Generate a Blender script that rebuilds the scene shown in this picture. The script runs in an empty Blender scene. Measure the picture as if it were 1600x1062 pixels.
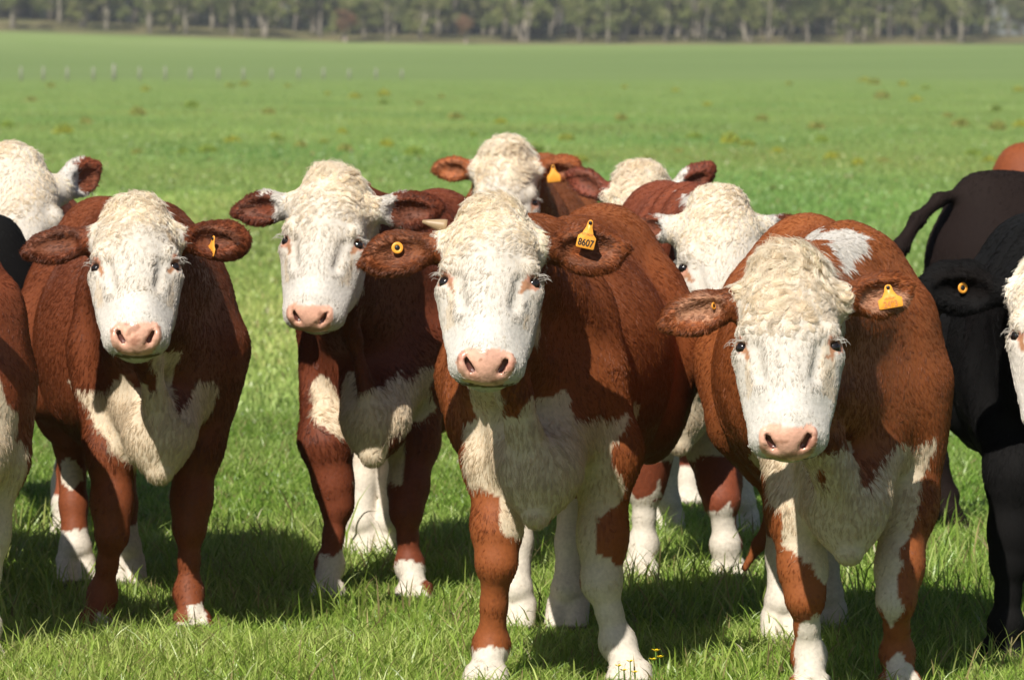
import bpy, math, time
import numpy as np
from mathutils import Matrix, Vector
T0 = time.time()
sc = bpy.context.scene
COL = sc.collection
R = math.radians
F = 7500.0            # focal length in photograph pixels (1600 wide)
H = 1.654             # eye height
PITCH = math.atan((531 - 95) / F)

# ------------------------------------------------------------------ camera
cam = bpy.data.objects.new('camera', bpy.data.cameras.new('camera'))
COL.objects.link(cam)
cam.data.sensor_width = 36.0
cam.data.lens = 36.0 * F / 1600.0
cam.location = (0, 0, H)
cam.rotation_euler = (R(90) - PITCH, 0, 0)
cam.data.clip_start = 0.5
cam.data.clip_end = 6000
cam.data.dof.use_dof = True
cam.data.dof.focus_distance = 12.0
cam.data.dof.aperture_fstop = 10.0
sc.camera = cam

# ------------------------------------------------------------------ light
SUN_AZ, SUN_EL = 21.0, 45.0      # degrees left of the viewer's back, elevation
sd = Vector((-math.sin(R(SUN_AZ)) * math.cos(R(SUN_EL)), -math.cos(R(SUN_AZ)) * math.cos(R(SUN_EL)), math.sin(R(SUN_EL))))
world = bpy.data.worlds.new('World'); sc.world = world; world.use_nodes = True
nt = world.node_tree; nt.nodes.clear()
sky = nt.nodes.new('ShaderNodeTexSky'); sky.sky_type = 'NISHITA'; sky.sun_disc = False
sky.sun_elevation = R(SUN_EL); sky.sun_rotation = math.atan2(sd.x, sd.y)
bg = nt.nodes.new('ShaderNodeBackground'); bg.inputs['Strength'].default_value = 0.050
wo = nt.nodes.new('ShaderNodeOutputWorld')
nt.links.new(sky.outputs[0], bg.inputs[0]); nt.links.new(bg.outputs[0], wo.inputs[0])
sun = bpy.data.objects.new('sun', bpy.data.lights.new('sun', 'SUN')); COL.objects.link(sun)
sun.data.energy = 5.0; sun.data.angle = R(0.5); sun.data.color = (1.0, 0.95, 0.86)
sun.rotation_euler = sd.to_track_quat('Z', 'Y').to_euler()
sc.view_settings.view_transform = 'Standard'; sc.view_settings.look = 'None'
sc.view_settings.exposure = 0.30; sc.view_settings.gamma = 1.0
sc.render.engine = 'CYCLES'
sc.cycles.max_bounces = 6; sc.cycles.diffuse_bounces = 4; sc.cycles.glossy_bounces = 2
sc.cycles.transmission_bounces = 3; sc.cycles.transparent_max_bounces = 6; sc.cycles.volume_bounces = 0
sc.cycles.use_denoising = True
sc.cycles.denoiser = 'OPENIMAGEDENOISE'
sc.cycles.denoising_input_passes = 'RGB_ALBEDO_NORMAL'
sc.cycles.denoising_prefilter = 'ACCURATE'
sc.cycles.sample_clamp_indirect = 4.0

# ------------------------------------------------------------------ helpers
def W(px, py, D):
    """world point seen at photograph pixel (px, py) at ground distance D (a tape measure for the builder)"""
    dx, dy = (px - 800) / F, -(py - 531) / F
    cp, sp = math.cos(PITCH), math.sin(PITCH)
    fy = cp + dy * sp; fz = -sp + dy * cp
    t = D / fy
    return np.array([dx * t, D, H + fz * t])

def tag(o, label=None, cat=None, group=None, kind=None):
    for k, v in (('label', label), ('category', cat), ('group', group), ('kind', kind)):
        if v: o[k] = v
    return o

def empty(name, loc=(0, 0, 0), rz=0.0):
    o = bpy.data.objects.new(name, None); COL.objects.link(o)
    o.location = loc; o.rotation_euler = (0, 0, rz); o.empty_display_size = .2
    return o

def mesh_obj(name, V, faces, mat, parent=None, smooth=True, attrs=None):
    """faces: (n,k) int array or list of such arrays"""
    V = np.asarray(V, np.float32)
    if not isinstance(faces, list): faces = [faces]
    faces = [np.asarray(f, np.int32) for f in faces if len(f)]
    me = bpy.data.meshes.new(name)
    me.vertices.add(len(V)); me.vertices.foreach_set('co', V.ravel())
    loops = np.concatenate([f.ravel() for f in faces])
    tot = np.concatenate([np.full(len(f), f.shape[1], np.int32) for f in faces])
    st = np.concatenate([[0], np.cumsum(tot)[:-1]]).astype(np.int32)
    me.loops.add(len(loops)); me.loops.foreach_set('vertex_index', loops)
    me.polygons.add(len(tot)); me.polygons.foreach_set('loop_start', st)
    if smooth: me.polygons.foreach_set('use_smooth', np.ones(len(tot), bool))
    for k, a in (attrs or {}).items():
        a = np.asarray(a, np.float32)
        if a.ndim == 2:
            at = me.attributes.new(k, 'FLOAT_COLOR', 'POINT')
            at.data.foreach_set('color', np.concatenate([a, np.ones((len(a), 1), np.float32)], 1).ravel())
        else:
            at = me.attributes.new(k, 'FLOAT', 'POINT'); at.data.foreach_set('value', a)
    me.update(calc_edges=True); me.validate()
    mats = mat if isinstance(mat, list) else [mat]
    for m in mats: me.materials.append(m)
    o = bpy.data.objects.new(name, me); COL.objects.link(o)
    if parent: o.parent = parent
    return o

def hair_obj(name, P, rad, col, mat, parent=None):
    """P (n,k,3), rad (n,k) , col (n,3)"""
    n, k = P.shape[:2]
    cu = bpy.data.hair_curves.new(name)
    cu.add_curves([k] * n)
    cu.attributes['position'].data.foreach_set('vector', P.astype(np.float32).ravel())
    if 'radius' not in cu.attributes: cu.attributes.new('radius', 'FLOAT', 'POINT')
    cu.attributes['radius'].data.foreach_set('value', rad.astype(np.float32).ravel())
    a = cu.attributes.new('coat', 'FLOAT_COLOR', 'CURVE')
    a.data.foreach_set('color', np.concatenate([col, np.ones((n, 1))], 1).astype(np.float32).ravel())
    cu.materials.append(mat)
    o = bpy.data.objects.new(name, cu); COL.objects.link(o)
    if parent: o.parent = parent
    return o

def unit(v):
    return v / np.maximum(np.linalg.norm(v, axis=-1, keepdims=True), 1e-9)

class Noise:
    """cheap smooth vector noise: sum of sines"""
    def __init__(self, seed, n=7):
        r = np.random.RandomState(seed)
        self.w = unit(r.normal(size=(n, 3))) * r.uniform(.6, 1.7, (n, 1)); self.p = r.uniform(0, 6.28, (n, 3)); self.n = n
    def __call__(self, P, freq):
        a = (P * freq) @ self.w.T
        return np.sin(a[..., None] + self.p).sum(-2) / math.sqrt(self.n / 2)      # (...,3)

def rhash(I):
    """integer (n,3) -> (n,3) pseudo random in 0..1"""
    I = I.astype(np.int64)
    h = (I[:, 0] * 73856093) ^ (I[:, 1] * 19349663) ^ (I[:, 2] * 83492791)
    out = []
    for s in (12.9898, 78.233, 37.719):
        x = np.sin((h % 100003) * s) * 43758.5453
        out.append(x - np.floor(x))
    return np.stack(out, 1)

# ------------------------------------------------------------------ materials
def new_mat(name):
    m = bpy.data.materials.new(name); m.use_nodes = True
    n = m.node_tree; b = n.nodes['Principled BSDF']
    return m, n, b

def attr_mat(name, attr='coat', rough=.6, spec=.3, noise=0.0, nscale=60, bump=0.0, sheen=0.0, transl=0.0, wet=False):
    m, n, b = new_mat(name)
    a = n.nodes.new('ShaderNodeAttribute'); a.attribute_name = attr
    out = a.outputs['Color']
    if noise:
        tx = n.nodes.new('ShaderNodeTexNoise'); tx.inputs['Scale'].default_value = nscale; tx.inputs['Detail'].default_value = 4
        tc = n.nodes.new('ShaderNodeTexCoord'); n.links.new(tc.outputs['Object'], tx.inputs['Vector'])
        mr = n.nodes.new('ShaderNodeMapRange'); mr.inputs[1].default_value = .3; mr.inputs[2].default_value = .7
        mr.inputs[3].default_value = 1 - noise; mr.inputs[4].default_value = 1 + noise
        n.links.new(tx.outputs[0], mr.inputs[0])
        mx = n.nodes.new('ShaderNodeMix'); mx.data_type = 'RGBA'; mx.blend_type = 'MULTIPLY'; mx.inputs[0].default_value = 1
        n.links.new(out, mx.inputs[6]); n.links.new(mr.outputs[0], mx.inputs[7]); out = mx.outputs[2]
        if bump:
            bp = n.nodes.new('ShaderNodeBump'); bp.inputs['Strength'].default_value = bump; bp.inputs['Distance'].default_value = .004
            n.links.new(tx.outputs[0], bp.inputs['Height']); n.links.new(bp.outputs[0], b.inputs['Normal'])
    n.links.new(out, b.inputs['Base Color'])
    b.inputs['Roughness'].default_value = rough; b.inputs['Specular IOR Level'].default_value = spec
    if wet:
        w_ = n.nodes.new('ShaderNodeAttribute'); w_.attribute_name = 'wet'
        m2 = n.nodes.new('ShaderNodeMapRange'); m2.inputs[3].default_value = rough; m2.inputs[4].default_value = .28; n.links.new(w_.outputs['Fac'], m2.inputs[0]); n.links.new(m2.outputs[0], b.inputs['Roughness'])
        m3 = n.nodes.new('ShaderNodeMapRange'); m3.inputs[3].default_value = spec; m3.inputs[4].default_value = .7; n.links.new(w_.outputs['Fac'], m3.inputs[0]); n.links.new(m3.outputs[0], b.inputs['Specular IOR Level'])
    if sheen:
        b.inputs['Sheen Weight'].default_value = sheen; b.inputs['Sheen Roughness'].default_value = .5
    if transl:
        t = n.nodes.new('ShaderNodeBsdfTranslucent'); n.links.new(out, t.inputs[0])
        ms = n.nodes.new('ShaderNodeMixShader'); ms.inputs[0].default_value = transl
        o = n.nodes['Material Output']
        n.links.new(b.outputs[0], ms.inputs[1]); n.links.new(t.outputs[0], ms.inputs[2]); n.links.new(ms.outputs[0], o.inputs[0])
    return m

def flat_mat(name, col, rough=.5, spec=.5, noise=0.0, nscale=30):
    m, n, b = new_mat(name)
    b.inputs['Base Color'].default_value = (*col, 1); b.inputs['Roughness'].default_value = rough
    b.inputs['Specular IOR Level'].default_value = spec
    if noise:
        tx = n.nodes.new('ShaderNodeTexNoise'); tx.inputs['Scale'].default_value = nscale; tx.inputs['Detail'].default_value = 5
        tc = n.nodes.new('ShaderNodeTexCoord'); n.links.new(tc.outputs['Object'], tx.inputs['Vector'])
        mx = n.nodes.new('ShaderNodeMix'); mx.data_type = 'RGBA'
        mx.inputs[6].default_value = (*[c * (1 - noise) for c in col], 1); mx.inputs[7].default_value = (*[min(1, c * (1 + noise)) for c in col], 1)
        n.links.new(tx.outputs[0], mx.inputs[0]); n.links.new(mx.outputs[2], b.inputs['Base Color'])
    return m

M_SKIN = attr_mat('cow_hide', noise=.12, nscale=90, bump=.35, rough=.62, spec=.25, wet=True)
M_FUR = attr_mat('cow_fur', rough=.42, spec=.5, transl=.38)
M_FURB = attr_mat('dark_fur', rough=.6, spec=.08)
M_SKINB = attr_mat('dark_hide', noise=.12, nscale=90, bump=.3, rough=.75, spec=.06)
M_EYE = flat_mat('eye_dark', (.012, .008, .007), .08, .8)
M_HORN = flat_mat('horn', (.36, .25, .14), .45, .4, .35, 40)
M_TAG = flat_mat('tag_plastic', (.85, .36, .045), .4, .4, .08, 40)
M_INK = flat_mat('tag_ink', (.03, .025, .02), .6, .2)
M_INKP = flat_mat('tag_faded_ink', (.50, .19, .05), .6, .2)
M_BLK = flat_mat('black_button', (.012, .012, .013), .4, .4)

# ------------------------------------------------------------------ implicit modelling
def smin(a, b, k):
    h = np.clip(.5 + .5 * (b - a) / k, 0, 1)
    return b + (a - b) * h - k * h * (1 - h)

def d_ell(P, c, r, A=None):
    q = P - c
    if A is not None: q = q @ A.T
    r = np.asarray(r, np.float32)
    k0 = np.sqrt(((q / r) ** 2).sum(1)); k1 = np.sqrt(((q / (r * r)) ** 2).sum(1))
    return k0 * (k0 - 1) / np.maximum(k1, 1e-6)

def d_cone(P, a, b, ra, rb):
    ab = b - a; L2 = float(ab @ ab)
    t = np.clip(((P - a) @ ab) / L2, 0, 1)
    q = P - a - t[:, None] * ab
    return np.sqrt((q * q).sum(1)) - (ra + (rb - ra) * t)

class Shape:
    def __init__(s): s.p = []
    def cone(s, a, b, ra, rb, k=.05): s.p.append(('c', np.array(a, np.float32), np.array(b, np.float32), ra, rb, k)); return s
    def chain(s, pts, rad, k=.05):
        for i in range(len(pts) - 1): s.cone(pts[i], pts[i + 1], rad[i], rad[i + 1], k)
        return s
    def ell(s, c, r, k=.05, A=None): s.p.append(('e', np.array(c, np.float32), r, A, None, k)); return s
    def cut(s, c, r, k=.02, A=None): s.p.append(('x', np.array(c, np.float32), r, A, None, k)); return s
    def cutc(s, a, b, ra, rb, k=.01): s.p.append(('y', np.array(a, np.float32), np.array(b, np.float32), ra, rb, k)); return s
    def bounds(s):
        lo, hi = np.full(3, 9.), np.full(3, -9.)
        for t, a, b, c, d, k in s.p:
            if t == 'c':
                lo = np.minimum(lo, np.minimum(a - c, b - d)); hi = np.maximum(hi, np.maximum(a + c, b + d))
            elif t == 'e':
                r = max(b) if c is not None else np.array(b); lo = np.minimum(lo, a - r); hi = np.maximum(hi, a + r)
        return lo - .05, hi + .05
    def __call__(s, P):
        P = P.astype(np.float32); d = np.full(len(P), 9., np.float32)
        for t, a, b, c, e, k in s.p:
            if t == 'c': d = smin(d, d_cone(P, a, b, c, e), k)
            elif t == 'e': d = smin(d, d_ell(P, a, b, c), k)
            elif t == 'x': d = -smin(-d, d_ell(P, a, b, c), k)
            else: d = -smin(-d, d_cone(P, a, b, c, e), k)
        return d

def polygonize(f, h):
    lo, hi = f.bounds(); B = 4
    n = (np.ceil((hi - lo) / (h * B)).astype(int) + 1)
    cs = [lo[i] + (np.arange(n[i]) + .5) * h * B - .5 * h for i in range(3)]
    C = np.stack(np.meshgrid(*cs, indexing='ij'), -1).reshape(-1, 3)
    dc = f(C)
    D = np.repeat(np.repeat(np.repeat(dc.reshape(n), B, 0), B, 1), B, 2).astype(np.float32)
    act = np.nonzero(np.abs(dc) < 7.5 * h)[0]
    bi = np.stack(np.unravel_index(act, n), 1)
    o = np.stack(np.meshgrid(*[np.arange(B)] * 3, indexing='ij'), -1).reshape(-1, 3)
    I = (bi[:, None, :] * B + o[None]).reshape(-1, 3)
    D[I[:, 0], I[:, 1], I[:, 2]] = f(lo + I * h)
    S = D < 0
    a = [slice(None, -1), slice(1, None)]
    cnt = sum(S[a[i], a[j], a[k]].astype(np.int8) for i in (0, 1) for j in (0, 1) for k in (0, 1))
    cell = np.argwhere((cnt > 0) & (cnt < 8))
    idx = np.full(cnt.shape, -1, np.int32); idx[tuple(cell.T)] = np.arange(len(cell))
    acc = np.zeros((len(cell), 3)); num = np.zeros(len(cell))
    cor = [(i, j, k) for i in (0, 1) for j in (0, 1) for k in (0, 1)]
    val = {c: D[cell[:, 0] + c[0], cell[:, 1] + c[1], cell[:, 2] + c[2]] for c in cor}
    for c in cor:
        for ax in range(3):
            if c[ax]: continue
            c2 = list(c); c2[ax] = 1; c2 = tuple(c2)
            v0, v1 = val[c], val[c2]; m = (v0 < 0) != (v1 < 0)
            t = np.where(m, v0 / np.where(m, v0 - v1, 1), 0)
            p = np.array(c, float)[None] + np.zeros((len(cell), 3)); p[:, ax] += t
            acc += p * m[:, None]; num += m
    V = lo + (cell + acc / num[:, None]) * h
    Q = []
    for ax in range(3):
        s0 = [slice(1, -1)] * 3; s1 = [slice(1, -1)] * 3
        s0[ax] = slice(0, -1); s1[ax] = slice(1, None)
        A, Bq = S[tuple(s0)], S[tuple(s1)]
        e = np.argwhere(A != Bq); flip = A[tuple(e.T)]
        e = e + 1; e[:, ax] -= 1
        u, v = (ax + 1) % 3, (ax + 2) % 3
        def g(du, dv):
            q = e.copy(); q[:, u] -= du; q[:, v] -= dv
            return idx[q[:, 0], q[:, 1], q[:, 2]]
        q = np.stack([g(1, 1), g(0, 1), g(0, 0), g(1, 0)], 1)
        q[~flip] = q[~flip][:, ::-1]
        Q.append(q)
    Q = np.concatenate(Q); Q = Q[(Q >= 0).all(1)]
    eps = h * .4
    for _ in range(2):
        d0 = f(V); G = np.stack([f(V + np.eye(3)[i] * eps) - d0 for i in range(3)], 1) / eps
        g2 = np.maximum((G * G).sum(1), .25)
        V = V - np.clip(d0 / g2, -h * .6, h * .6)[:, None] * G
    N = unit(G)
    return V, Q, N

def in_poly(x, y, poly):
    poly = np.asarray(poly); ins = np.zeros(len(x), bool); j = len(poly) - 1
    for i in range(len(poly)):
        xi, yi = poly[i]; xj, yj = poly[j]
        c = ((yi > y) != (yj > y)) & (x < (xj - xi) * (y - yi) / (yj - yi + 1e-12) + xi)
        ins ^= c; j = i
    return ins

# ------------------------------------------------------------------ the cow
WHITE = np.array((.63, .59, .535)); CREAM = np.array((.66, .53, .37)); PINK = np.array((.78, .43, .31))
SKINP = np.array((.62, .30, .18))

def make_cow(label, root, rump, head, front=None, hind=None, brisket=None, brown=(.29, .092, .028), patches=(), spots=(),
             width=1.0, size=1.0, h=.009, hairs=60000, ear=((0, 0), (0, 0)), white_head=True, socks=(.17, .22), belly=0.0,
             ear_inner=0.0, tags=(), horns=(), crest=None, curl=.5, seed=1, group='young cows standing in a line facing the camera',
             tail=None, ear_white=0.0, face_dirt=.15, hairscale=1.0, mane=0.0, neckr=1.0, headscale=1.0, tailr=(.045, .022), legw=1.0):
    """root=(px of chest on ground, D); rump: turn of the body in degrees (positive: rump goes to the right of the picture)
       head=(px,py,D,yaw,pitch,roll) of the poll; yaw positive: face turned to the right of the picture"""
    a = R(rump); fw = np.array([-math.sin(a), -math.cos(a), 0]); lf = np.array([math.cos(a), -math.sin(a), 0]); up = np.array([0, 0, 1.])
    rx = (root[0] - 800) * root[1] / F
    O = np.array([rx, root[1], 0.]); Rm = np.stack([fw, lf, up])           # world -> local rows
    loc = lambda p: Rm @ (np.asarray(p) - O)
    pl = lambda q: loc(W(*q))
    s = size; wd = width
    rng = np.random.RandomState(seed); nz = Noise(seed)
    # head frame
    yaw, pit, rol = R(head[3]), R(head[4]), R(head[5])
    f0 = np.array([math.sin(yaw), -math.cos(yaw), 0])                       # horizontal facing of the face
    hv = np.array([math.cos(yaw), math.sin(yaw), 0])                         # its left (picture right)
    hu = -up * math.cos(pit) + f0 * math.sin(pit)                            # along the face to the muzzle
    hw = f0 * math.cos(pit) + up * math.sin(pit)
    c_, s_ = math.cos(rol), math.sin(rol)
    hu, hv = hu * c_ - hv * s_, hv * c_ + hu * s_
    hu, hv, hw = Rm @ hu, Rm @ hv, Rm @ hw
    HA = np.stack([hu, hv, hw]).astype(np.float32)
    HO = pl(head[:3])
    hs = s * headscale
    Hp = lambda u, v, w: HO + (u * hu + v * hv + w * hw) * hs
    def he(S, c, r, k=.03, sym=False, cut=False):
        for sg in ((1, -1) if sym else (1,)):
            (S.cut if cut else S.ell)(Hp(c[0], c[1] * sg, c[2]), np.array(r) * hs, k, HA)
    S = Shape()
    # trunk
    S.ell((-.70 * s, 0, .80 * s), (.66 * s, .290 * s * wd, .355 * s), .05)
    S.ell((-.14 * s, 0, .85 * s), (.30 * s, .205 * s * wd, .34 * s), .08)
    S.ell((-1.2 * s, 0, .90 * s), (.28 * s, .235 * s * wd, .30 * s), .08)
    S.cone((-.10 * s, 0, 1.13 * s), (-1.3 * s, 0, 1.13 * s), .075 * s, .09 * s, .10)
    for sg in (1, -1):
        S.ell((-1.16 * s, sg * .16 * s * wd, .78 * s), (.22 * s, .13 * s, .28 * s), .07)
        S.ell((-.08 * s, sg * .150 * s * wd, .82 * s), (.17 * s, .090 * s, .25 * s), .06)
    # front legs
    fl = front or [None, None]
    legs = []
    for i, sg in enumerate((-1, 1)):
        if fl[i] is None:
            J = [(0, sg * .16 * s, .60 * s), (.01, sg * .155 * s, .37 * s), (.0, sg * .15 * s, .15 * s), (.03, sg * .15 * s, .03)]
        else:
            J = [pl(q) for q in fl[i]]
            J[-1][2] = .03
        J = [np.array(j, float) for j in J]
        J[2][2] = .128 * s
        e, kn, ft, ho = J
        sh = np.array([-.05 * s, sg * .155 * s * wd, .82 * s])
        S.chain([sh, e, e * .35 + kn * .65, kn], [.108 * s, .083 * s * legw, .059 * s * legw, .051 * s * legw], .055)
        S.ell(kn + np.array([.004, 0, .01]), (.050 * s * legw, .056 * s * legw, .058 * s), .018)
        S.ell(kn + np.array([-.03, 0, .015]), (.030 * s, .040 * s, .040 * s), .02)
        mid = kn * .5 + ft * .5
        S.chain([kn, mid, ft], [.046 * s * legw, .034 * s * legw, .040 * s * legw], .02)
        S.cone(kn + np.array([-.028, 0, -.02]), ft + np.array([-.022, 0, .02]), .018 * s, .020 * s, .012)
        S.ell(ft, (.048 * s * legw, .047 * s * legw, .042 * s), .03)
        ft2 = ho + np.array([0, 0, .03])
        S.chain([ft, ft2], [.042 * s * legw, .046 * s * legw], .02)
        for t2 in (1, -1):
            S.cone(ft2 + np.array([.0, t2 * .026, 0]), ho + np.array([.035, t2 * .030, .0]), .033 * s * legw, .035 * s * legw, .008)
        legs.append((kn, ft, ho))
    # hind legs
    hl = hind or [None, None]
    for i, sg in enumerate((-1, 1)):
        if hl[i] is None: hx, hy = -1.22 * s, sg * .17 * s
        else:
            q = pl(hl[i]); hx, hy = q[0], q[1]
        st = np.array([-.98 * s, sg * .18 * s * wd, .66 * s]); hk = np.array([hx - .10 * s, hy, .47 * s]); ft = np.array([hx, hy, .14 * s])
        S.chain([np.array([-1.12 * s, sg * .19 * s * wd, .82 * s]), st, st * .35 + hk * .65, hk], [.14 * s, .105 * s, .065 * s, .052 * s], .05)
        S.ell(hk, (.065 * s, .045 * s, .06 * s), .03)
        S.chain([hk, hk * .4 + ft * .6, ft], [.05 * s, .040 * s, .044 * s], .03)
        S.ell(ft, (.052 * s, .05 * s, .045 * s), .02)
        for t2 in (1, -1):
            S.cone(ft + np.array([0, t2 * .022, -.04]), np.array([hx + .05, hy + t2 * .028, .03]), .040 * s, .036 * s, .01)
    # neck, throat, dewlap, brisket
    nb = Hp(.10, 0, -.20); nt_ = Hp(.23, 0, -.26)
    S.cone((-.08 * s, 0, .98 * s), nb, .205 * s * neckr, .120 * s * neckr, .07)
    S.cone((-.12 * s, 0, 1.12 * s), Hp(.05, 0, -.17), .12 * s, .085 * s, .08)
    S.cone((.0, 0, .80 * s), nt_, .185 * s * neckr, .080 * s, .07)
    bk = pl(brisket) if brisket else np.array([.2 * s, 0, .47 * s])
    bt = bk + np.array([-.05, 0, .14])
    S.cone((.04 * s, bk[1] * .5, .76 * s), bt, .165 * s, .10 * s, .06)
    S.cone(bt, bk + np.array([0, 0, .035]), .09 * s, .035 * s, .06)
    S.chain([nt_, nt_ * .5 + bt * .5 + np.array([.0, 0, .02]), bt + np.array([.05, 0, 0])], [.05 * s, .042 * s, .055 * s], .035)
    # head
    hd = Shape()
    he(hd, (.11, 0, -.115), (.125, .116, .112), .03)
    he(hd, (.21, 0, -.085), (.19, .112, .085), .03)
    he(hd, (.010, 0, -.10), (.050, .078, .070), .03)
    he(hd, (.245, .058, -.155), (.15, .057, .095), .03, True)
    hd.cone(Hp(.17, 0, -.085), Hp(.385, 0, -.075), .085 * hs, .074 * hs, .03)
    hd.cone(Hp(.24, 0, -.19), Hp(.40, 0, -.145), .065 * hs, .042 * hs, .04)
    he(hd, (.410, 0, -.085), (.062, .090, .064), .025)
    he(hd, (.432, .043, -.088), (.040, .045, .050), .02, True)
    he(hd, (.420, 0, -.143), (.045, .055, .033), .02)
    he(hd, (.180, .090, -.052), (.032, .030, .030), .015, True)
    he(hd, (.225, .101, -.088), (.034, .028, .034), .02, True)
    he(hd, (.30, .086, -.095), (.08, .020, .016), .03, True)
    he(hd, (.240, .098, -.108), (.065, .020, .042), .02, True)
    he(hd, (.33, .058, -.105), (.10, .030, .050), .03, True)
    # nose pad, nostrils, mouth, sockets
    PC = Hp(.447, 0, -.056);                                                 # centre of the nose pad
    n3 = unit(hu * .66 + hw * .75); n2 = unit(hu - n3 * (hu @ n3)); PA = np.stack([hv, n2, n3]).astype(np.float32)
    Pp = lambda x, y, z: PC + (hv * x + n2 * y + n3 * z) * hs
    hd.ell(PC, np.array((.064, .046, .026)) * hs, .014, PA)
    hd.ell(Pp(0, -.012, .010), np.array((.030, .036, .020)) * hs, .012, PA)
    for sg in (1, -1):
        hd.ell(Pp(sg * .053, -.008, -.001), np.array((.018, .030, .025)) * hs, .006, PA)
        hd.cutc(Pp(sg * .052, -.026, .022), Pp(sg * .031, .008, .024), .0060 * hs, .0075 * hs, .005)
        hd.cutc(Pp(sg * .046, -.018, .010), Pp(sg * .035, .002, .012), .0075 * hs, .0085 * hs, .004)
        hd.cutc(Pp(sg * .085, .038, -.035), Pp(0, .053, -.004), .006 * hs, .007 * hs, .006)
        he(hd, (.214, .117 * sg, -.052), (.0108, .020, .021), .006, cut=True)
        hd.cutc(Hp(.232, sg * .080, -.016), Hp(.30, sg * .064, -.020), .0125 * hs, .009 * hs, .024)
        hd.cutc(Hp(.232, sg * .104, -.038), Hp(.262, sg * .092, -.036), .008 * hs, .004 * hs, .010)
    # ears
    earF = []
    for i, sg in enumerate((-1, 1)):
        droop, back = ear[i][:2]; es = ear[i][2] if len(ear[i]) > 2 else 1.0
        e1 = unit(sg * hv * math.cos(R(back)) * math.cos(R(droop)) + hu * math.sin(R(droop)) - hw * math.sin(R(back)))
        e3 = unit(hw + hu * .12 + sg * hv * math.tan(R(min(back, 60))) * .8); e3 = unit(e3 - e1 * (e3 @ e1)); e2 = np.cross(e3, e1)
        r0 = Hp(.075, sg * .115, -.125)
        EA = np.stack([e1, e2, e3]).astype(np.float32)
        q = hs * es
        hd.cone(r0, r0 + e1 * .05 * q, .040 * hs, .036 * hs, .03)
        hd.ell(r0 + e1 * .108 * q, np.array((.082, .056, .026)) * q, .02, EA)
        hd.cone(r0 + e1 * .10 * q, r0 + (e1 * .192 + e2 * .010 + e3 * .004) * q, .034 * q, .010 * q, .03)
        hd.cut(r0 + (e1 * .104 + e2 * -.010 * (1 if e2[2] > 0 else -1) + e3 * .031) * q, np.array((.066, .034, .030)) * q, .014, EA)
        earF.append((r0, EA, q))
    S.p[-1:] = S.p[-1:]
    body_only = list(S.p)
    hdS = hd
    class Full:
        def bounds(s_):
            l1, h1 = S.bounds(); l2, h2 = hdS.bounds(); lo, hi = np.minimum(l1, l2), np.maximum(h1, h2); lo[2] = max(lo[2], -.05); return lo, hi
        def __call__(s_, P):
            P = P.astype(np.float32)
            d = S(P)
            near = np.linalg.norm(P - HO.astype(np.float32), axis=1) < .85
            if near.any():
                dn = d[near]; d[near] = smin(hdS(P[near]), dn, .035)
            cl_ = np.abs(d) < .08
            Q_ = P[cl_]
            hdist = np.linalg.norm(Q_ - Hp(.22, 0, -.1), axis=1)
            aw = np.clip((hdist - .24) / .12, 0, 1) * np.clip((Q_[:, 2] - .50 * s) / .15, 0, 1)
            L1 = lump(Q_, 6.5)[:, 0] * .0075
            fz = np.clip((Q_[:, 0] + .25) / .25, 0, 1)
            fo = np.sin(Q_[:, 1] * 46 + Q_[:, 0] * 30 + 2.2 * lump(Q_, 4.0)[:, 1]) * .0042 * fz      # loose skin folds of neck and dewlap
            d[cl_] = d[cl_] + (L1 + fo) * aw
            return d
    if tail is not None:
        tp = [np.array(t, float) * s for t in tail]
        S.chain(tp, list(np.linspace(tailr[0], tailr[1], len(tp)) * s), .03)
    lump = Noise(seed + 50, 9)
    f = Full()
    V, Q, N = polygonize(f, h)
    # ---------------- coat colour
    br = np.array(brown)
    nv = nz(V, 9.0) * .006 + nz(V[:, [1, 2, 0]], 45.0) * .004 + nz(V[:, [2, 0, 1]], 140.0) * .002
    Vw = V + nv
    hc = (Vw - HO) @ HA.T.astype(float) / hs
    u, v, w = hc.T
    col = np.tile(br, (len(V), 1)); fur = np.ones(len(V)); curlm = np.zeros(len(V)); isw = np.zeros(len(V), bool)
    xr = nz(V, 3.0)[:, :1] * .10
    col = col * (1 + xr)
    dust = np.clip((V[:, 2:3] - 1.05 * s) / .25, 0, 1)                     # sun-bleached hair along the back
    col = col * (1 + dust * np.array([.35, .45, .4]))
    facing = N[:, 0] > -.25
    for poly, Dp in patches:
        pp = np.array([pl((x, y, Dp))[1:] for x, y in poly])
        m = in_poly(Vw[:, 1], Vw[:, 2], pp) & facing & (V[:, 0] > -.42)
        isw |= m
    for (px, py, Dp, rr, kind, xlo, xhi) in spots:
        c = pl((px, py, Dp)); m = (np.hypot(Vw[:, 1] - c[1], (Vw[:, 2] - c[2]) * .75) < rr) & (V[:, 0] > xlo) & (V[:, 0] < xhi)
        isw = (isw | m) if kind == 'white' else (isw & ~m)
    fs, hsck = socks
    isw |= (Vw[:, 2] < np.where(V[:, 0] > -.6, fs, hsck)) & (V[:, 0] > -1.36 * s)
    if belly: isw |= (Vw[:, 2] < belly) & (V[:, 0] < .1) & (V[:, 0] > -1.0) & (Vw[:, 2] > .42)
    bodyw = isw.copy()
    lowl = np.clip((.45 - V[isw, 2:3]) / .2, 0, 1) * .55 + .12; col[isw] = WHITE * lowl + CREAM * (1 - lowl)
    face = (((u - .25) / .34) ** 2 + (v / .20) ** 2 + ((w + .10) / .19) ** 2 < 1) | ((u < .13) & (u > -.12) & (np.abs(v) < .122) & (w > -.20))
    if white_head:
        col[face] = WHITE
        isw |= face
    throat = (u > .12) & (u < .5) & (np.abs(v) < .10) & (w < -.05) & (w > -.30)
    if white_head: col[throat] = WHITE * .5 + CREAM * .5; isw |= throat
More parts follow.
